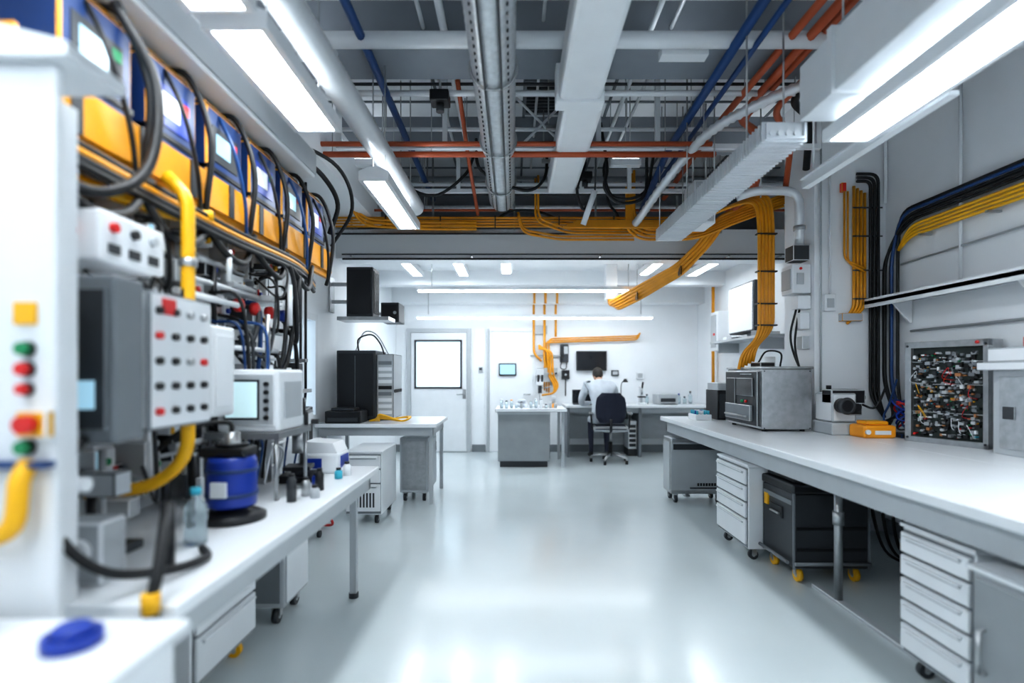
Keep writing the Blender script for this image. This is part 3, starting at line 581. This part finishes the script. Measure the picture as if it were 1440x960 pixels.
# ---------------------------------------------------------------- person
def skinmesh(name,verts,edges,mats,assign,sub=2,root=0):
    me=D.meshes.new(name); me.from_pydata([v[:3] for v in verts],edges,[]); ob=D.objects.new(name,me); SC.collection.objects.link(ob)
    m=ob.modifiers.new('s','SKIN'); m.use_smooth_shade=True
    for i,v in enumerate(verts):
        sv=me.skin_vertices[0].data[i]; r=v[3]; sv.radius=(r if hasattr(r,'__len__') else (r,r)); sv.use_root=(i==root)
    s=ob.modifiers.new('u','SUBSURF'); s.levels=sub; s.render_levels=sub
    dg=bpy.context.evaluated_depsgraph_get(); dg.update()
    me2=D.meshes.new_from_object(ob.evaluated_get(dg)); ob.modifiers.clear(); ob.data=me2
    me2.materials.clear()
    for q in mats: me2.materials.append(q)
    for p in me2.polygons: p.material_index=assign(p.center); p.use_smooth=True
    return ob
px,py=1.42,8.42
V=[(px,py,.70,(.18,.13)),(px-.01,py+.03,.84,(.165,.125)),(px-.02,py+.07,1.0,(.18,.125)),(px-.035,py+.12,1.16,(.20,.115)),(px-.04,py+.17,1.25,(.12,.09)),(px-.04,py+.21,1.29,.055),(px-.04,py+.25,1.325,.05)]
E=[(0,1),(1,2),(2,3),(3,4),(4,5),(5,6)]
for s in (-1,1):
    n=len(V); q=px-.035
    V+=[(q+s*.21,py+.14,1.20,.078),(q+s*.27,py+.22,1.03,.064),(q+s*.28,py+.30,.91,.052),(px+s*.20,py+.42,.905,.04),(px+s*.12,py+.54,.91,.028)]
    E+=[(3,n),(n,n+1),(n+1,n+2),(n+2,n+3),(n+3,n+4)]
    n=len(V)
    V+=[(px+s*.10,py+.06,.67,.095),(px+s*.13,py+.28,.66,.08),(px+s*.13,py+.46,.64,.062),(px+s*.13,py+.47,.36,.05),(px+s*.13,py+.42,.10,.036),(px+s*.13,py+.48,.055,.04),(px+s*.14,py+.58,.045,.035)]
    E+=[(0,n)]+[(n+k,n+k+1) for k in range(6)]
def asg(c):
    if c.z>1.31 and abs(c.x-px)<.12: return 1
    if c.z<.1: return 3
    if c.z<.6 : return 2
    return 0
emp=D.objects.new('seated_person',None); emp.location=(px,py,0); SC.collection.objects.link(emp)
parts=[skinmesh('body',V,E,[COAT,SKIN,TROU,BLACK],asg)]
h=O('head'); hc=Vector((px-.04,py+.32,1.375)); h.M=Matrix.Translation(hc)@Matrix.Rotation(math.radians(-42),4,'X')
h.sph((0,0,0),.1,SKIN,(.78,.95,1.12),24).sph((0,.04,-.06),.055,SKIN,(.9,.8,.9),16)
h.sweep([(0,.088,.02),(0,.108,-.02),(0,.1,-.03)],[.008,.013,.008],SKIN,8)
for s in (-1,1): h.sph((s*.03,.082,.012),.012,EYE).sph((s*.03,.092,.012),.006,BLACK).sph((s*.078,-.005,-.005),.026,SKIN,(.35,.7,1)).box(s*.03-.014,s*.03+.014,.088,.094,.03,.035,HAIR)
h.sph((0,.085,-.055),.018,PINK,(1,.4,.3))
h.sph((0,-.014,.022),.104,HAIR,(.84,.93,1.08),24).sph((0,-.04,-.03),.07,HAIR,(.95,.8,1.0),16)
parts.append(h.build())
for s,nm in ((-1,'hand_l'),(1,'hand_r')):
    hx,hy,hz=px+s*.11,py+.56,.905
    VV=[(hx,hy,hz,(.024,.016)),(hx-s*.004,hy+.045,hz,(.034,.013)),(hx-s*.006,hy+.075,hz-.002,(.034,.011))]; EE=[(0,1),(1,2)]
    parts.append(skinmesh(nm,VV,EE,[SKIN],lambda c:0))
    for f,L in enumerate([.065,.075,.07,.055]):
        fx=hx-s*.006+(f-1.5)*.018
        P=[(fx,hy+.07,hz,.0085),(fx,hy+.07+L*.5,hz+.004,.008),(fx,hy+.07+L*.8,hz-.006,.0075),(fx,hy+.07+L,hz-.018,.006)]
        parts.append(skinmesh(nm+'_finger_%d'%(f+1),P,[(0,1),(1,2),(2,3)],[SKIN],lambda c:0,1))
    P=[(hx-s*.02,hy+.015,hz,.011),(hx-s*.045,hy+.045,hz-.004,.0095),(hx-s*.052,hy+.075,hz-.01,.008)]
    parts.append(skinmesh(nm+'_thumb',P,[(0,1),(1,2)],[SKIN],lambda c:0,1))
for p in parts:
    p.parent=emp; p.matrix_parent_inverse=Matrix.Translation((-px,-py,0))
# ---------------------------------------------------------------- left far
t=O('side_table'); t.box(XL+.01,-.81,5.6,6.6,.83,.87,WHITE,.006).box(XL+.03,-.86,5.66,5.68,.74,.83,LGREY).box(-.88,-.86,5.68,6.55,.74,.83,LGREY)
for a,b in [(-2.05,5.7),(-2.05,6.5),(-.90,6.5)]: t.box(a,a+.04,b,b+.04,0,.83,LGREY)
t.box(-.90,-.86,5.7,5.74,.0,.83,LGREY); t.build()
t=O('rolling_storage_cabinet'); t.box(-1.24,-.93,5.82,6.42,.10,.70,LGREY,.008).box(-1.22,-.95,5.812,5.82,.13,.67,STEEL,.003).box(-.93,-.922,5.86,6.38,.14,.66,LGREY,.003).cyl((-.912,6.3,.5),(-.912,6.3,.6),.006,STEEL)
for a in (-1.19,-.98):
    for b in (5.88,6.36): caster(t,a,b,.04,DGREY,.10)
t.build()
t=drawer_cab('drawer_cabinet',-1.56,4.95,0,.34,.6,.66,[1,1,2],vent=True); t.build()
t=O('server_tower'); t.box(-1.99,-1.55,6.0,6.5,.89,1.66,DGREY,.008).box(-1.97,-1.57,5.985,6.0,.92,1.63,BLACK,.004).box(-1.78,-1.775,5.98,5.985,.95,1.6,MGREY)
t.box(-1.55,-1.36,6.05,6.5,.89,1.62,LGREY,.006)
for k in range(9): t.box(-1.53,-1.38,6.042,6.05,.94+.07*k,.98+.07*k,random.choice([MGREY,BLACK,WPLAS]))
for k in range(5): t.cyl((-1.36,6.1+.08*k,1.2),(-1.345,6.1+.08*k,1.2),.02,BLACK,n=10)
t.box(-1.97,-1.4,6.05,6.45,.87,.89,BLACK)
t.tube([(-1.8,6.2,1.66),(-1.8,6.2,1.8),(-1.65,6.2,1.85),(-1.55,6.2,1.75),(-1.5,6.2,1.62)],.009,RUBBER).tube([(-1.85,6.25,1.66),(-1.75,6.25,1.88),(-1.6,6.25,1.85),(-1.45,6.2,1.62)],.007,STEEL); t.build()
t=O('laser_printer'); t.box(-2.0,-1.62,5.65,5.93,.87,1.0,BLACK,.01).box(-1.97,-1.65,5.64,5.65,.89,.93,DGREY).box(-1.95,-1.7,5.7,5.9,1.0,1.03,DGREY,.006).build()
t=O('speaker_cabinet'); t.box(-1.88,-1.58,6.0,6.28,2.04,2.6,DGREY,.01).box(-1.86,-1.60,5.99,6.0,2.07,2.57,BLACK)
for k in range(14): t.box(-1.58,-1.572,6.03+.016*k,6.038+.016*k,2.08,2.56,BLACK)
t.box(XL,-1.88,6.1,6.14,2.2,2.24,STEEL).box(XL,-1.88,6.1,6.14,2.4,2.44,STEEL).box(XL,XL+.02,6.05,6.2,2.1,2.5,STEEL).box(-1.98,-1.4,5.98,6.3,2.0,2.04,STEEL); t.build()
t=O('amplifier_unit'); t.box(-1.68,-1.45,6.75,7.1,2.05,2.3,DGREY,.01).box(-1.66,-1.47,6.742,6.75,2.08,2.27,BLACK).cyl((-1.5,6.742,2.17),(-1.5,6.735,2.17),.02,LGREY).box(XL,-1.68,6.9,6.94,2.15,2.19,STEEL).build()
t=O('yellow_cable_coil')
for k in range(6): t.tube([(-1.55+.02*k,5.75,.89),(-1.4,5.7-.02*k,.92+.01*k),(-1.2,5.75,.89),(-1.15,5.85+.02*k,.92),(-1.35,5.9,.90)],.01,YEL2)
t.build()
t=O('black_conduit_run')
for k in range(3): t.pipe([(-1.94+.045*k,4.75,3.3-.1*k),(-1.94+.045*k,4.75,1.2),(-1.97+.03*k,4.8,.9)],.012,RUBBER,8,.1)
t.box(XL+.001,-1.84,4.72,4.78,2.3,2.33,STEEL).box(XL+.001,-1.84,4.72,4.78,1.5,1.53,STEEL).box(XL+.001,-1.86,4.7,4.8,.86,.95,DGREY).build()
t=O('utility_cart'); t.box(-2.05,-1.62,3.75,4.6,.70,.74,LGREY,.006).box(-2.05,-1.62,3.75,4.6,.25,.28,LGREY,.006)
for a in (-2.03,-1.66):
    for b in (3.78,4.56): t.cyl((a,b,.06),(a,b,.74),.014,STEEL).cyl((a-.012,b,.03),(a+.012,b,.03),.03,DGREY)
for k in range(7):
    a=3.8+.11*k; h=random.uniform(.1,.4); t.box(-2.0,-1.66-random.uniform(0,.1),a,a+.09,.74,.74+h,random.choice([LGREY,BLACK,WPLAS,MGREY,BLUE]),.006)
t.build()
t=O('red_hose'); t.tube([(-1.7,4.6,.3),(-1.6,4.72,.08),(-1.75,4.85,.02),(-1.85,4.75,.02)],.012,RED).build()
# ---------------------------------------------------------------- left bench
t=O('workbench'); t.box(XL+.001,-.87,1.38,3.46,.76,.80,WHITE,.006).box(-.95,-.92,1.42,3.42,.66,.76,LGREY).box(XL+.02,-.92,3.40,3.43,.66,.76,LGREY).box(XL+.02,-.92,1.42,1.45,.66,.76,LGREY)
for yy in (1.5,3.32): t.box(-1.02,-.98,yy,yy+.04,0.02 if yy>2 else 0,.66,LGREY).box(-2.05,-2.01,yy,yy+.04,0,.66,LGREY)
t.cyl((-1.0,3.34,0),(-1.0,3.34,.03),.03,DGREY); t.build()
drawer_cab('drawer_cabinet',-1.32,2.18,90,.52,.45,.60,[1,1,1.4],cm=YEL2).build()
t=O('storage_cabinet'); t.box(-1.75,-1.27,2.95,3.3,.10,.6,LGREY,.008).box(-1.27,-1.262,2.97,3.28,.12,.58,WPLAS,.003).box(-1.73,-1.29,2.942,2.95,.13,.57,MGREY)
for a in (-1.7,-1.33):
    for b in (3.0,3.24): caster(t,a,b,.04,DGREY,.10)
t.build()
t=O('instrument_panel')
t.box(-1.72,-1.66,1.66,3.42,.80,2.18,WMET)
for yy in (1.7,2.0,2.5,3.0,3.38): t.box(-1.66,-1.63,yy,yy+.03,.8,2.18,LGREY)
for z in (1.0,1.3,1.6,1.9): t.box(-1.66,-1.625,1.66,3.42,z,z+.025,STEEL)
cl=[WPLAS,WPLAS,WMET,WMET,LGREY,WPLAS,STEEL,BLACK,DGREY,WPLAS,WMET]
for k in range(105):
    yy=random.uniform(1.95,3.3); z=random.uniform(.85,2.05); w_=random.uniform(.04,.14); h_=random.uniform(.03,.14); d_=random.uniform(.05,.24)
    z1=min(z+h_,2.14); y1=min(yy+w_,3.4)
    t.box(-1.66,-1.66+d_,yy,y1,z,z1,random.choice(cl),.004)
    if random.random()<.6: t.cyl((-1.66+d_,(yy+y1)/2,(z+z1)/2),(-1.645+d_,(yy+y1)/2,(z+z1)/2),.014,random.choice([RED,BLACK,STEEL,GREEN,YEL2,BLUE,RED]),n=10)
    if random.random()<.25: t.box(-1.66+d_,-1.656+d_,yy+.01,yy+.03,z+.005,z1-.005,random.choice([SCREEN,DGREY,RED,YEL2]))
for k in range(18):
    yy=random.uniform(1.95,3.3); z=random.uniform(.9,2.0); L=random.uniform(.2,.7); x=-1.45+random.uniform(-.06,.1)
    t.cyl((x,yy,z),(x,min(3.38,yy+L),z),random.uniform(.008,.02),random.choice([STEEL,WPLAS,LGREY]),n=10)
for k in range(20):
    yy=random.uniform(1.95,3.3); z=random.uniform(1.1,2.0); x=-1.40+random.uniform(-.1,.1)
    t.cyl((x,yy,z-random.uniform(.1,.4)),(x,yy,z),random.uniform(.007,.016),random.choice([STEEL,BLACK,WPLAS,LGREY]),n=10)
for k in range(8):
    yy=2.05+.17*k; z=random.choice([1.35,1.75,1.95]); t.lathe((-1.42,yy,z),[(.035,0),(.035,.03),(.01,.035)],random.choice([RED,BLACK,BLUE,LGREY]),axis=(1,0,0),n=14)
t.build()
t=O('cable_tangle')
for k in range(24):
    yy=random.uniform(1.9,3.4); z=random.uniform(1.5,2.15); x=-1.40+random.uniform(-.05,.14); dy=random.uniform(-.3,.3); dz=random.uniform(.2,.6)
    t.tube([(x-.1,yy,z),(x+.03,yy+dy*.2,z-.05),(x+.02,yy+dy*.6,z-dz),(x-.1,yy+dy,z-dz+.1)],random.uniform(.006,.014),random.choice([RUBBER,RUBBER,RUBBER,BPIPE,RUBBER,DGREY]),6)
t.build()
t=O('fluidics_assembly')
for k in range(34):
    yy=random.uniform(2.36,3.1); x=random.uniform(-1.6,-1.36); h=random.uniform(.06,.34); a=random.uniform(.02,.06)
    if random.random()<.5: t.box(x,x+a*1.4,yy,yy+a*1.4,.8,.8+h,random.choice([WPLAS,LGREY,BLACK,DGREY,STEEL,WMET]),.004)
    else: t.cyl((x,yy,.8),(x,yy,.8+h),a*.5,random.choice([STEEL,BLACK,WPLAS,DGREY,LGREY]),n=12).cyl((x,yy,.8+h),(x,yy,.815+h),a*.35,random.choice([BLACK,RED,STEEL,BLUE]),n=10)
for k in range(12):
    yy=random.uniform(2.4,3.1); x=random.uniform(-1.45,-1.3); z=random.uniform(.95,1.3)
    t.tube([(x,yy,.82),(x+.03,yy+.03,z),(x+.05,yy+.12,z-.03),(x-.02,yy+.2,.84)],.006,random.choice([RUBBER,RUBBER,BPIPE,WPLAS]),6)
t.build()
# battery shelf
t=O('battery_rack'); X=-1.36
t.box(XL+.001,X,1.45,3.95,2.20,2.23,YEL).box(X-.0,X+.015,1.45,3.95,2.14,2.29,YEL,.003).box(X-.03,X,1.45,3.95,2.10,2.16,YEL)
t.box(XL+.001,X,1.45,1.465,2.20,2.36,YEL)
for k in range(8): t.box(X+.015,X+.022,1.62+.3*k,1.66+.3*k,2.14,2.29,DGREY)
yy=1.62
for k in range(6):
    w_=.31; x1=X-.02
    t.box(x1-.4,x1,yy,yy+w_,2.23,2.62,NAVY,.01).box(x1-.4,x1+.006,yy,yy+w_,2.33,2.35,BLACK)
    t.box(x1,x1+.004,yy+.04,yy+w_-.05,2.38,2.54,BLUE if k%2 else DGREY).box(x1+.003,x1+.006,yy+.07,yy+w_-.12,2.42,2.51,SCREEN if k%2==0 else WPLAS).box(x1+.003,x1+.007,yy+w_-.1,yy+w_-.06,2.48,2.52,RED if k%3 else GREEN)
    t.box(x1-.38,x1-.02,yy+.02,yy+w_-.02,2.62,2.65,BLACK,.008)
    for a in (.07,.2): t.cyl((x1-.12,yy+a,2.65),(x1-.12,yy+a,2.67),.014,RED if a<.1 else BLACK,n=10)
    t.tube([(x1-.12,yy+.2,2.665),(x1+.0,yy+.25,2.655),(x1+.07,yy+.30,2.42),(x1+.04,yy+.32,2.15),(x1+.0,yy+.36,2.05)],.013,RUBBER)
    t.tube([(x1+.0,yy+.1,2.6),(x1+.06,yy+.12,2.45),(x1+.07,yy+.2,2.25),(x1+.04,yy+.28,2.08)],.009,random.choice([RUBBER,BPIPE]))
    yy+=.39
for k in range(5): t.tube([(X+.0,1.5+.4*k,2.12),(X+.05,1.6+.4*k,1.92+.02*k),(X+.05,1.8+.4*k,1.94),(X+.0,2.0+.4*k,2.12)],.016,RUBBER)
for k in range(4): t.tube([(X+.02,1.5,2.11-.02*k),(X+.05,2.4,2.07-.02*k),(X+.03,3.3,2.09-.02*k),(X-.1,3.9,2.06-.02*k)],.014,YEL if k==1 else RUBBER)
t.tube([(X+.05,1.75,2.62),(X+.12,1.85,2.4),(X+.13,1.8,2.1),(X+.1,1.62,1.95),(X+.0,1.5,2.0)],.018,RUBBER)
for yy in (1.6,3.9): t.box(XL+.001,XL+.03,yy-.03,yy,1.9,2.6,STEEL)
t.build()
t=O('control_cabinet'); t.box(-1.75,-1.03,1.2,1.225,.0,2.1,WMET,.008).box(-1.75,-1.16,1.225,1.42,.0,2.1,WMET).prism([(-1.75,2.1),(-.98,2.1),(-.98,2.13),(-1.75,2.33)],'y',1.17,1.35,WMET)
t.box(-1.12,-1.07,1.193,1.2,1.51,1.56,YEL2)
for x,z,m,r in [(-1.09,1.455,GREEN,.014),(-1.09,1.41,RED,.014),(-1.09,1.365,RED,.012),(-1.09,1.235,GREEN,.015),(-1.2,1.46,WPLAS,.02)]:
    t.cyl((x,1.2,z),(x,1.19,z),r*1.25,BLACK).cyl((x,1.19,z),(x,1.175,z),r,m)
t.box(-1.10,-1.03,1.175,1.2,1.255,1.32,YEL2,.005).cyl((-1.065,1.175,1.288),(-1.065,1.15,1.288),.02,RED)
t.box(-1.2,-1.03,1.17,1.2,1.19,1.205,BPIPE).build()
t=O('process_controller')
t.box(-1.36,-1.12,1.50,1.62,1.2,1.68,MGREY,.01).box(-1.35,-1.33,1.49,1.5,1.2,1.68,YEL2).box(-1.30,-1.14,1.49,1.5,1.24,1.64,DGREY,.004).box(-1.27,-1.17,1.485,1.49,1.30,1.38,SCREEN)
t.box(-2.09,-1.36,1.5,1.62,1.3,1.6,LGREY)
t.box(-1.4,-1.12,1.64,1.98,1.22,1.66,WPLAS,.01)
for i in range(4):
    for j in range(5):
        t.cyl((-1.12,1.68+.08*i,1.28+.08*j),(-1.105,1.68+.08*i,1.28+.08*j),.012,random.choice([BLACK,RED,BLACK,STEEL,BLACK,BLACK]),n=12)
t.box(-1.12,-1.112,1.70,1.76,1.59,1.64,RED).box(-1.655,-1.4,1.7,1.9,1.3,1.6,LGREY); t.build()
t=O('upper_control_module'); t.box(-1.5,-1.24,1.60,1.9,1.74,1.90,WPLAS,.012).box(-2.09,-1.5,1.7,1.75,1.8,1.85,STEEL)
for i in range(3):
    t.cyl((-1.24,1.65+.09*i,1.85),(-1.225,1.65+.09*i,1.85),.015,(RED,BLACK,LGREY)[i],n=14).box(-1.24,-1.236,1.63+.09*i,1.68+.09*i,1.77,1.80,DGREY)
t.cyl((-1.33,1.60,1.83),(-1.33,1.575,1.83),.025,RED,n=14).cyl((-1.4,1.75,1.90),(-1.4,1.75,1.97),.02,BLACK,n=12); t.build()
t=O('gas_manifold')
t.box(-1.62,-1.30,1.46,1.60,.80,1.12,WPLAS,.01)
for k in range(5): t.cyl((-1.58+.06*k,1.44,.86),(-1.58+.06*k,1.44,1.15),.014,random.choice([STEEL,WPLAS,LGREY])).cyl((-1.58+.06*k,1.44,1.02),(-1.58+.06*k,1.40,1.02),.018,random.choice([RED,YEL2,BLUE,STEEL]))
t.cyl((-1.62,1.43,.93),(-1.2,1.43,.93),.018,STEEL).cyl((-1.62,1.44,1.10),(-1.15,1.44,1.10),.02,WPLAS).box(-1.28,-1.16,1.50,1.60,.80,.98,LGREY,.008).cyl((-1.22,1.5,.90),(-1.22,1.48,.90),.035,WPLAS).build()
t=O('yellow_process_pipe'); t.pipe([(-1.30,2.0,2.14),(-1.22,2.0,2.06),(-1.22,2.0,1.08),(-1.36,2.0,.97),(-1.6,2.0,.95)],.024,YEL2,12,.1).pipe([(-1.3,2.3,2.08),(-1.4,2.2,2.05),(-1.52,1.7,2.06)],.024,YEL2,12,.1)
t.cyl((-1.22,2.0,1.5),(-1.22,2.0,1.53),.032,STEEL).cyl((-1.22,2.0,1.8),(-1.22,2.0,1.83),.032,STEEL).build()
t=O('yellow_process_pipe'); t.pipe([(-1.08,1.19,1.2),(-1.08,1.165,1.17),(-1.08,1.155,1.05),(-1.3,1.15,1.03),(-1.3,1.19,.8)],.02,YEL2,12,.05).build()
t=O('white_junction_box'); t.box(-1.42,-1.22,2.15,2.34,1.22,1.60,WPLAS,.015).box(-1.22,-1.213,2.18,2.31,1.26,1.56,WMET,.003).box(-1.655,-1.42,2.2,2.3,1.35,1.5,LGREY).build()
t=O('oscilloscope'); t.box(-1.42,-1.12,2.55,2.85,1.12,1.42,WPLAS,.015).box(-1.40,-1.14,2.54,2.55,1.15,1.40,LGREY,.005).box(-1.37,-1.22,2.533,2.54,1.19,1.36,SCRW).box(-1.38,-1.21,2.537,2.541,1.18,1.37,BLACK)
for k in range(5): t.cyl((-1.175,2.54,1.19+.04*k),(-1.175,2.525,1.19+.04*k),.011,BLACK,n=10)
t.box(-1.12,-1.112,2.6,2.8,1.18,1.36,LGREY)
t.box(-1.45,-1.10,2.5,2.9,1.09,1.12,STEEL)
for a,b in [(-1.43,2.52),(-1.12,2.52),(-1.43,2.87),(-1.12,2.87)]: t.cyl((a,b,.8),(a,b,1.09),.01,STEEL)
t.build()
t=O('blue_pump_motor'); c=(-1.16,2.2,.8)
t.lathe(c,[(.13,0),(.13,.02),(.10,.035),(.06,.04),(.06,.06)],BLACK,n=28).lathe(c,[(.092,.06),(.095,.07),(.095,.24),(.088,.26)],BLUE,n=28).lathe(c,[(.1,.1),(.1,.115)],NAVY,n=28).lathe(c,[(.1,.2),(.1,.215)],NAVY,n=28)
t.lathe(c,[(.05,.26),(.05,.30),(.03,.32),(.03,.36)],STEEL,n=20).box(-1.19,-1.13,2.09,2.105,.91,.97,WPLAS); t.ring((c[0],c[1],c[2]+.31),.055,.008,BLACK)
t.box(-1.27,-1.08,2.14,2.26,1.06,1.10,BLACK,.01)
t.tube([(-1.16,2.2,1.14),(-1.18,2.2,1.2),(-1.3,2.12,1.18),(-1.4,2.1,1.1)],.01,RUBBER); t.build()
t=O('water_bottle'); t.lathe((-1.12,1.88,.8),[(.034,0),(.038,.01),(.038,.05),(.034,.07),(.038,.09),(.038,.13),(.014,.165),(.014,.18)],CLEAR).cyl((-1.12,1.88,.975),(-1.12,1.88,.998),.018,TEAL).build()
t=O('stereo_microscope',frame(-1.2,3.0,.8,10)); t.box(-.1,.1,-.1,.1,0,.04,BLACK,.01).cyl((0,.06,.04),(0,.06,.46),.018,STEEL).box(-.06,.06,-.1,.08,.3,.4,WPLAS,.02).cyl((-.03,-.07,.36),(-.03,-.13,.46),.02,BLACK).cyl((.03,-.07,.36),(.03,-.13,.46),.02,BLACK).cyl((0,-.04,.3),(0,-.04,.16),.034,STEEL).box(-.07,.07,-.1,.04,.07,.09,BLACK).cyl((-.07,.0,.33),(.1,.0,.33),.014,BLACK).cyl((0,-.04,.04),(0,-.04,.07),.04,DGREY).build()
t=O('centrifuge'); t.box(-1.3,-1.05,3.2,3.42,.8,.92,WPLAS,.015).prism([(-1.29,.92),(-1.06,.92),(-1.09,.98),(-1.26,.99)],'y',3.21,3.41,WMET).box(-1.05,-1.045,3.24,3.38,.83,.9,BLUE).box(-1.28,-1.15,3.195,3.2,.83,.89,BLUE).build()
t=O('microplate_reader'); t.box(-1.62,-1.36,3.15,3.42,.8,1.02,WMET,.015).box(-1.60,-1.38,3.142,3.15,.84,.96,DGREY,.003).box(-1.58,-1.42,3.2,3.38,1.02,1.2,LGREY,.01).build()
for (x,yy,m,h) in [(-1.02,2.62,STEEL,.08),(-1.0,2.75,BLACK,.1),(-1.05,2.84,BLUE,.06),(-1.0,3.05,TEAL,.05),(-.98,3.14,WPLAS,.07),(-1.04,2.5,DGREY,.12),(-.96,2.58,LGREY,.05)]:
    O('sample_vial').lathe((x,yy,.8),[(.022,0),(.022,h*.8),(.012,h)],m).cyl((x,yy,.8+h),(x,yy,.812+h),.014,BLACK).build()
t=O('tubing_clamp_stand'); t.box(-1.45,-1.28,1.65,1.85,.8,.83,DGREY,.006).cyl((-1.35,1.75,.83),(-1.35,1.75,1.15),.012,STEEL).box(-1.42,-1.28,1.71,1.79,1.0,1.08,LGREY,.005).cyl((-1.3,1.67,.83),(-1.3,1.67,.95),.02,WPLAS).cyl((-1.44,1.82,.83),(-1.44,1.82,.98),.015,BLACK).build()
t=O('black_cable_lead'); t.tube([(-1.2,1.49,1.22),(-1.2,1.39,1.1),(-1.17,1.38,.97),(-1.08,1.42,.87),(-1.0,1.55,.83),(-.98,1.7,.815),(-1.05,1.8,.812)],.013,RUBBER)
t.build()
t=O('cable_connector'); t.tube([(-1.05,1.62,1.0),(-.98,1.5,.98),(-.93,1.40,.9),(-.925,1.36,.80),(-.92,1.36,.7)],.015,RUBBER).cyl((-.925,1.36,.84),(-.925,1.36,.79),.022,YEL2).cyl((-.925,1.36,.79),(-.92,1.36,.70),.018,BLACK)
t.cyl((-1.05,1.62,.8),(-1.05,1.62,1.01),.02,BLACK).build()
t=O('storage_bin'); t.box(-1.7,-.72,.92,1.14,.5,.86,WPLAS,.015).box(-1.72,-.70,.90,1.16,.84,.87,WMET,.008).box(-1.65,-.78,.95,1.10,.0,.5,LGREY).cyl((-.86,1.04,.87),(-.86,1.04,.895),.05,BLUE,n=28).cyl((-.86,1.04,.895),(-.86,1.04,.91),.042,BLUE,r2=.03,n=28)
t.cyl((-1.1,1.05,.87),(-1.1,1.05,.95),.03,LGREY).build()
t=O('floor_hose'); t.tube([(-1.05,2.0,.02),(-1.12,1.85,.03),(-1.15,1.7,.02),(-1.3,1.6,.02),(-1.6,1.7,.02)],.02,YEL2).build()
t=O('electrical_box'); t.box(XL+.001,-1.9,4.1,4.4,1.95,2.25,WMET,.008).box(-1.9,-1.892,4.13,4.37,1.98,2.22,LGREY).box(XL+.001,-1.93,4.1,4.3,1.65,1.85,WPLAS,.008).cyl((-1.93,4.2,1.75),(-1.915,4.2,1.75),.02,RED).build()
t=O('instrument_shelf'); t.box(XL+.001,-1.72,3.5,4.55,1.24,1.27,STEEL)
for k in range(6):
    a=3.55+.16*k; h=random.uniform(.12,.33); t.box(-2.05,-1.8+random.uniform(0,.06),a,a+.13,1.27,1.27+h,random.choice([WPLAS,WMET,LGREY,DGREY]),.006)
    t.cyl((-1.78,a+.06,1.3),(-1.76,a+.06,1.3),.012,random.choice([RED,BLACK,GREEN]),n=8)
for a in (3.6,4.45): t.box(XL+.001,XL+.02,a,a+.03,1.0,1.24,STEEL)
t.build()
t=O('black_cable_bundle')
for k in range(6): t.tube([(-2.02,3.6+.05*k,1.7+.05*k),(-1.85,3.7,2.0+.05*k),(-1.7,3.99,2.2+.05*k),(-1.6,4.2,2.5+.04*k),(-1.7,4.8,2.62+.03*k),(-1.95,5.4,2.7)],.014,RUBBER)
t.tube([(-1.5,3.6,2.9),(-1.4,3.9,2.85),(-1.35,4.1,2.7),(-1.45,4.2,2.5)],.018,RUBBER).tube([(-1.55,3.6,3.0),(-1.32,4.0,2.95),(-1.27,4.2,2.7),(-1.5,4.4,2.45)],.014,RUBBER).build()
# ---------------------------------------------------------------- world/camera
wd=D.worlds.new('w'); SC.world=wd; wd.use_nodes=True; wd.node_tree.nodes['Background'].inputs[0].default_value=(.8,.88,1,1); wd.node_tree.nodes['Background'].inputs[1].default_value=.5
cam=D.cameras.new('camera'); co=D.objects.new('camera',cam); SC.collection.objects.link(co); SC.camera=co
co.location=(0,0,1.4); co.rotation_euler=(math.radians(90),0,0)
cam.sensor_width=36; cam.lens=18.75; cam.shift_y=45/1440; cam.shift_x=-2/1440; cam.clip_start=.05
cam.dof.use_dof=True; cam.dof.focus_distance=4.8; cam.dof.aperture_fstop=.72
SC.view_settings.view_transform='Standard'
try: SC.view_settings.look='Medium High Contrast'
except Exception: pass
SC.view_settings.exposure=.27
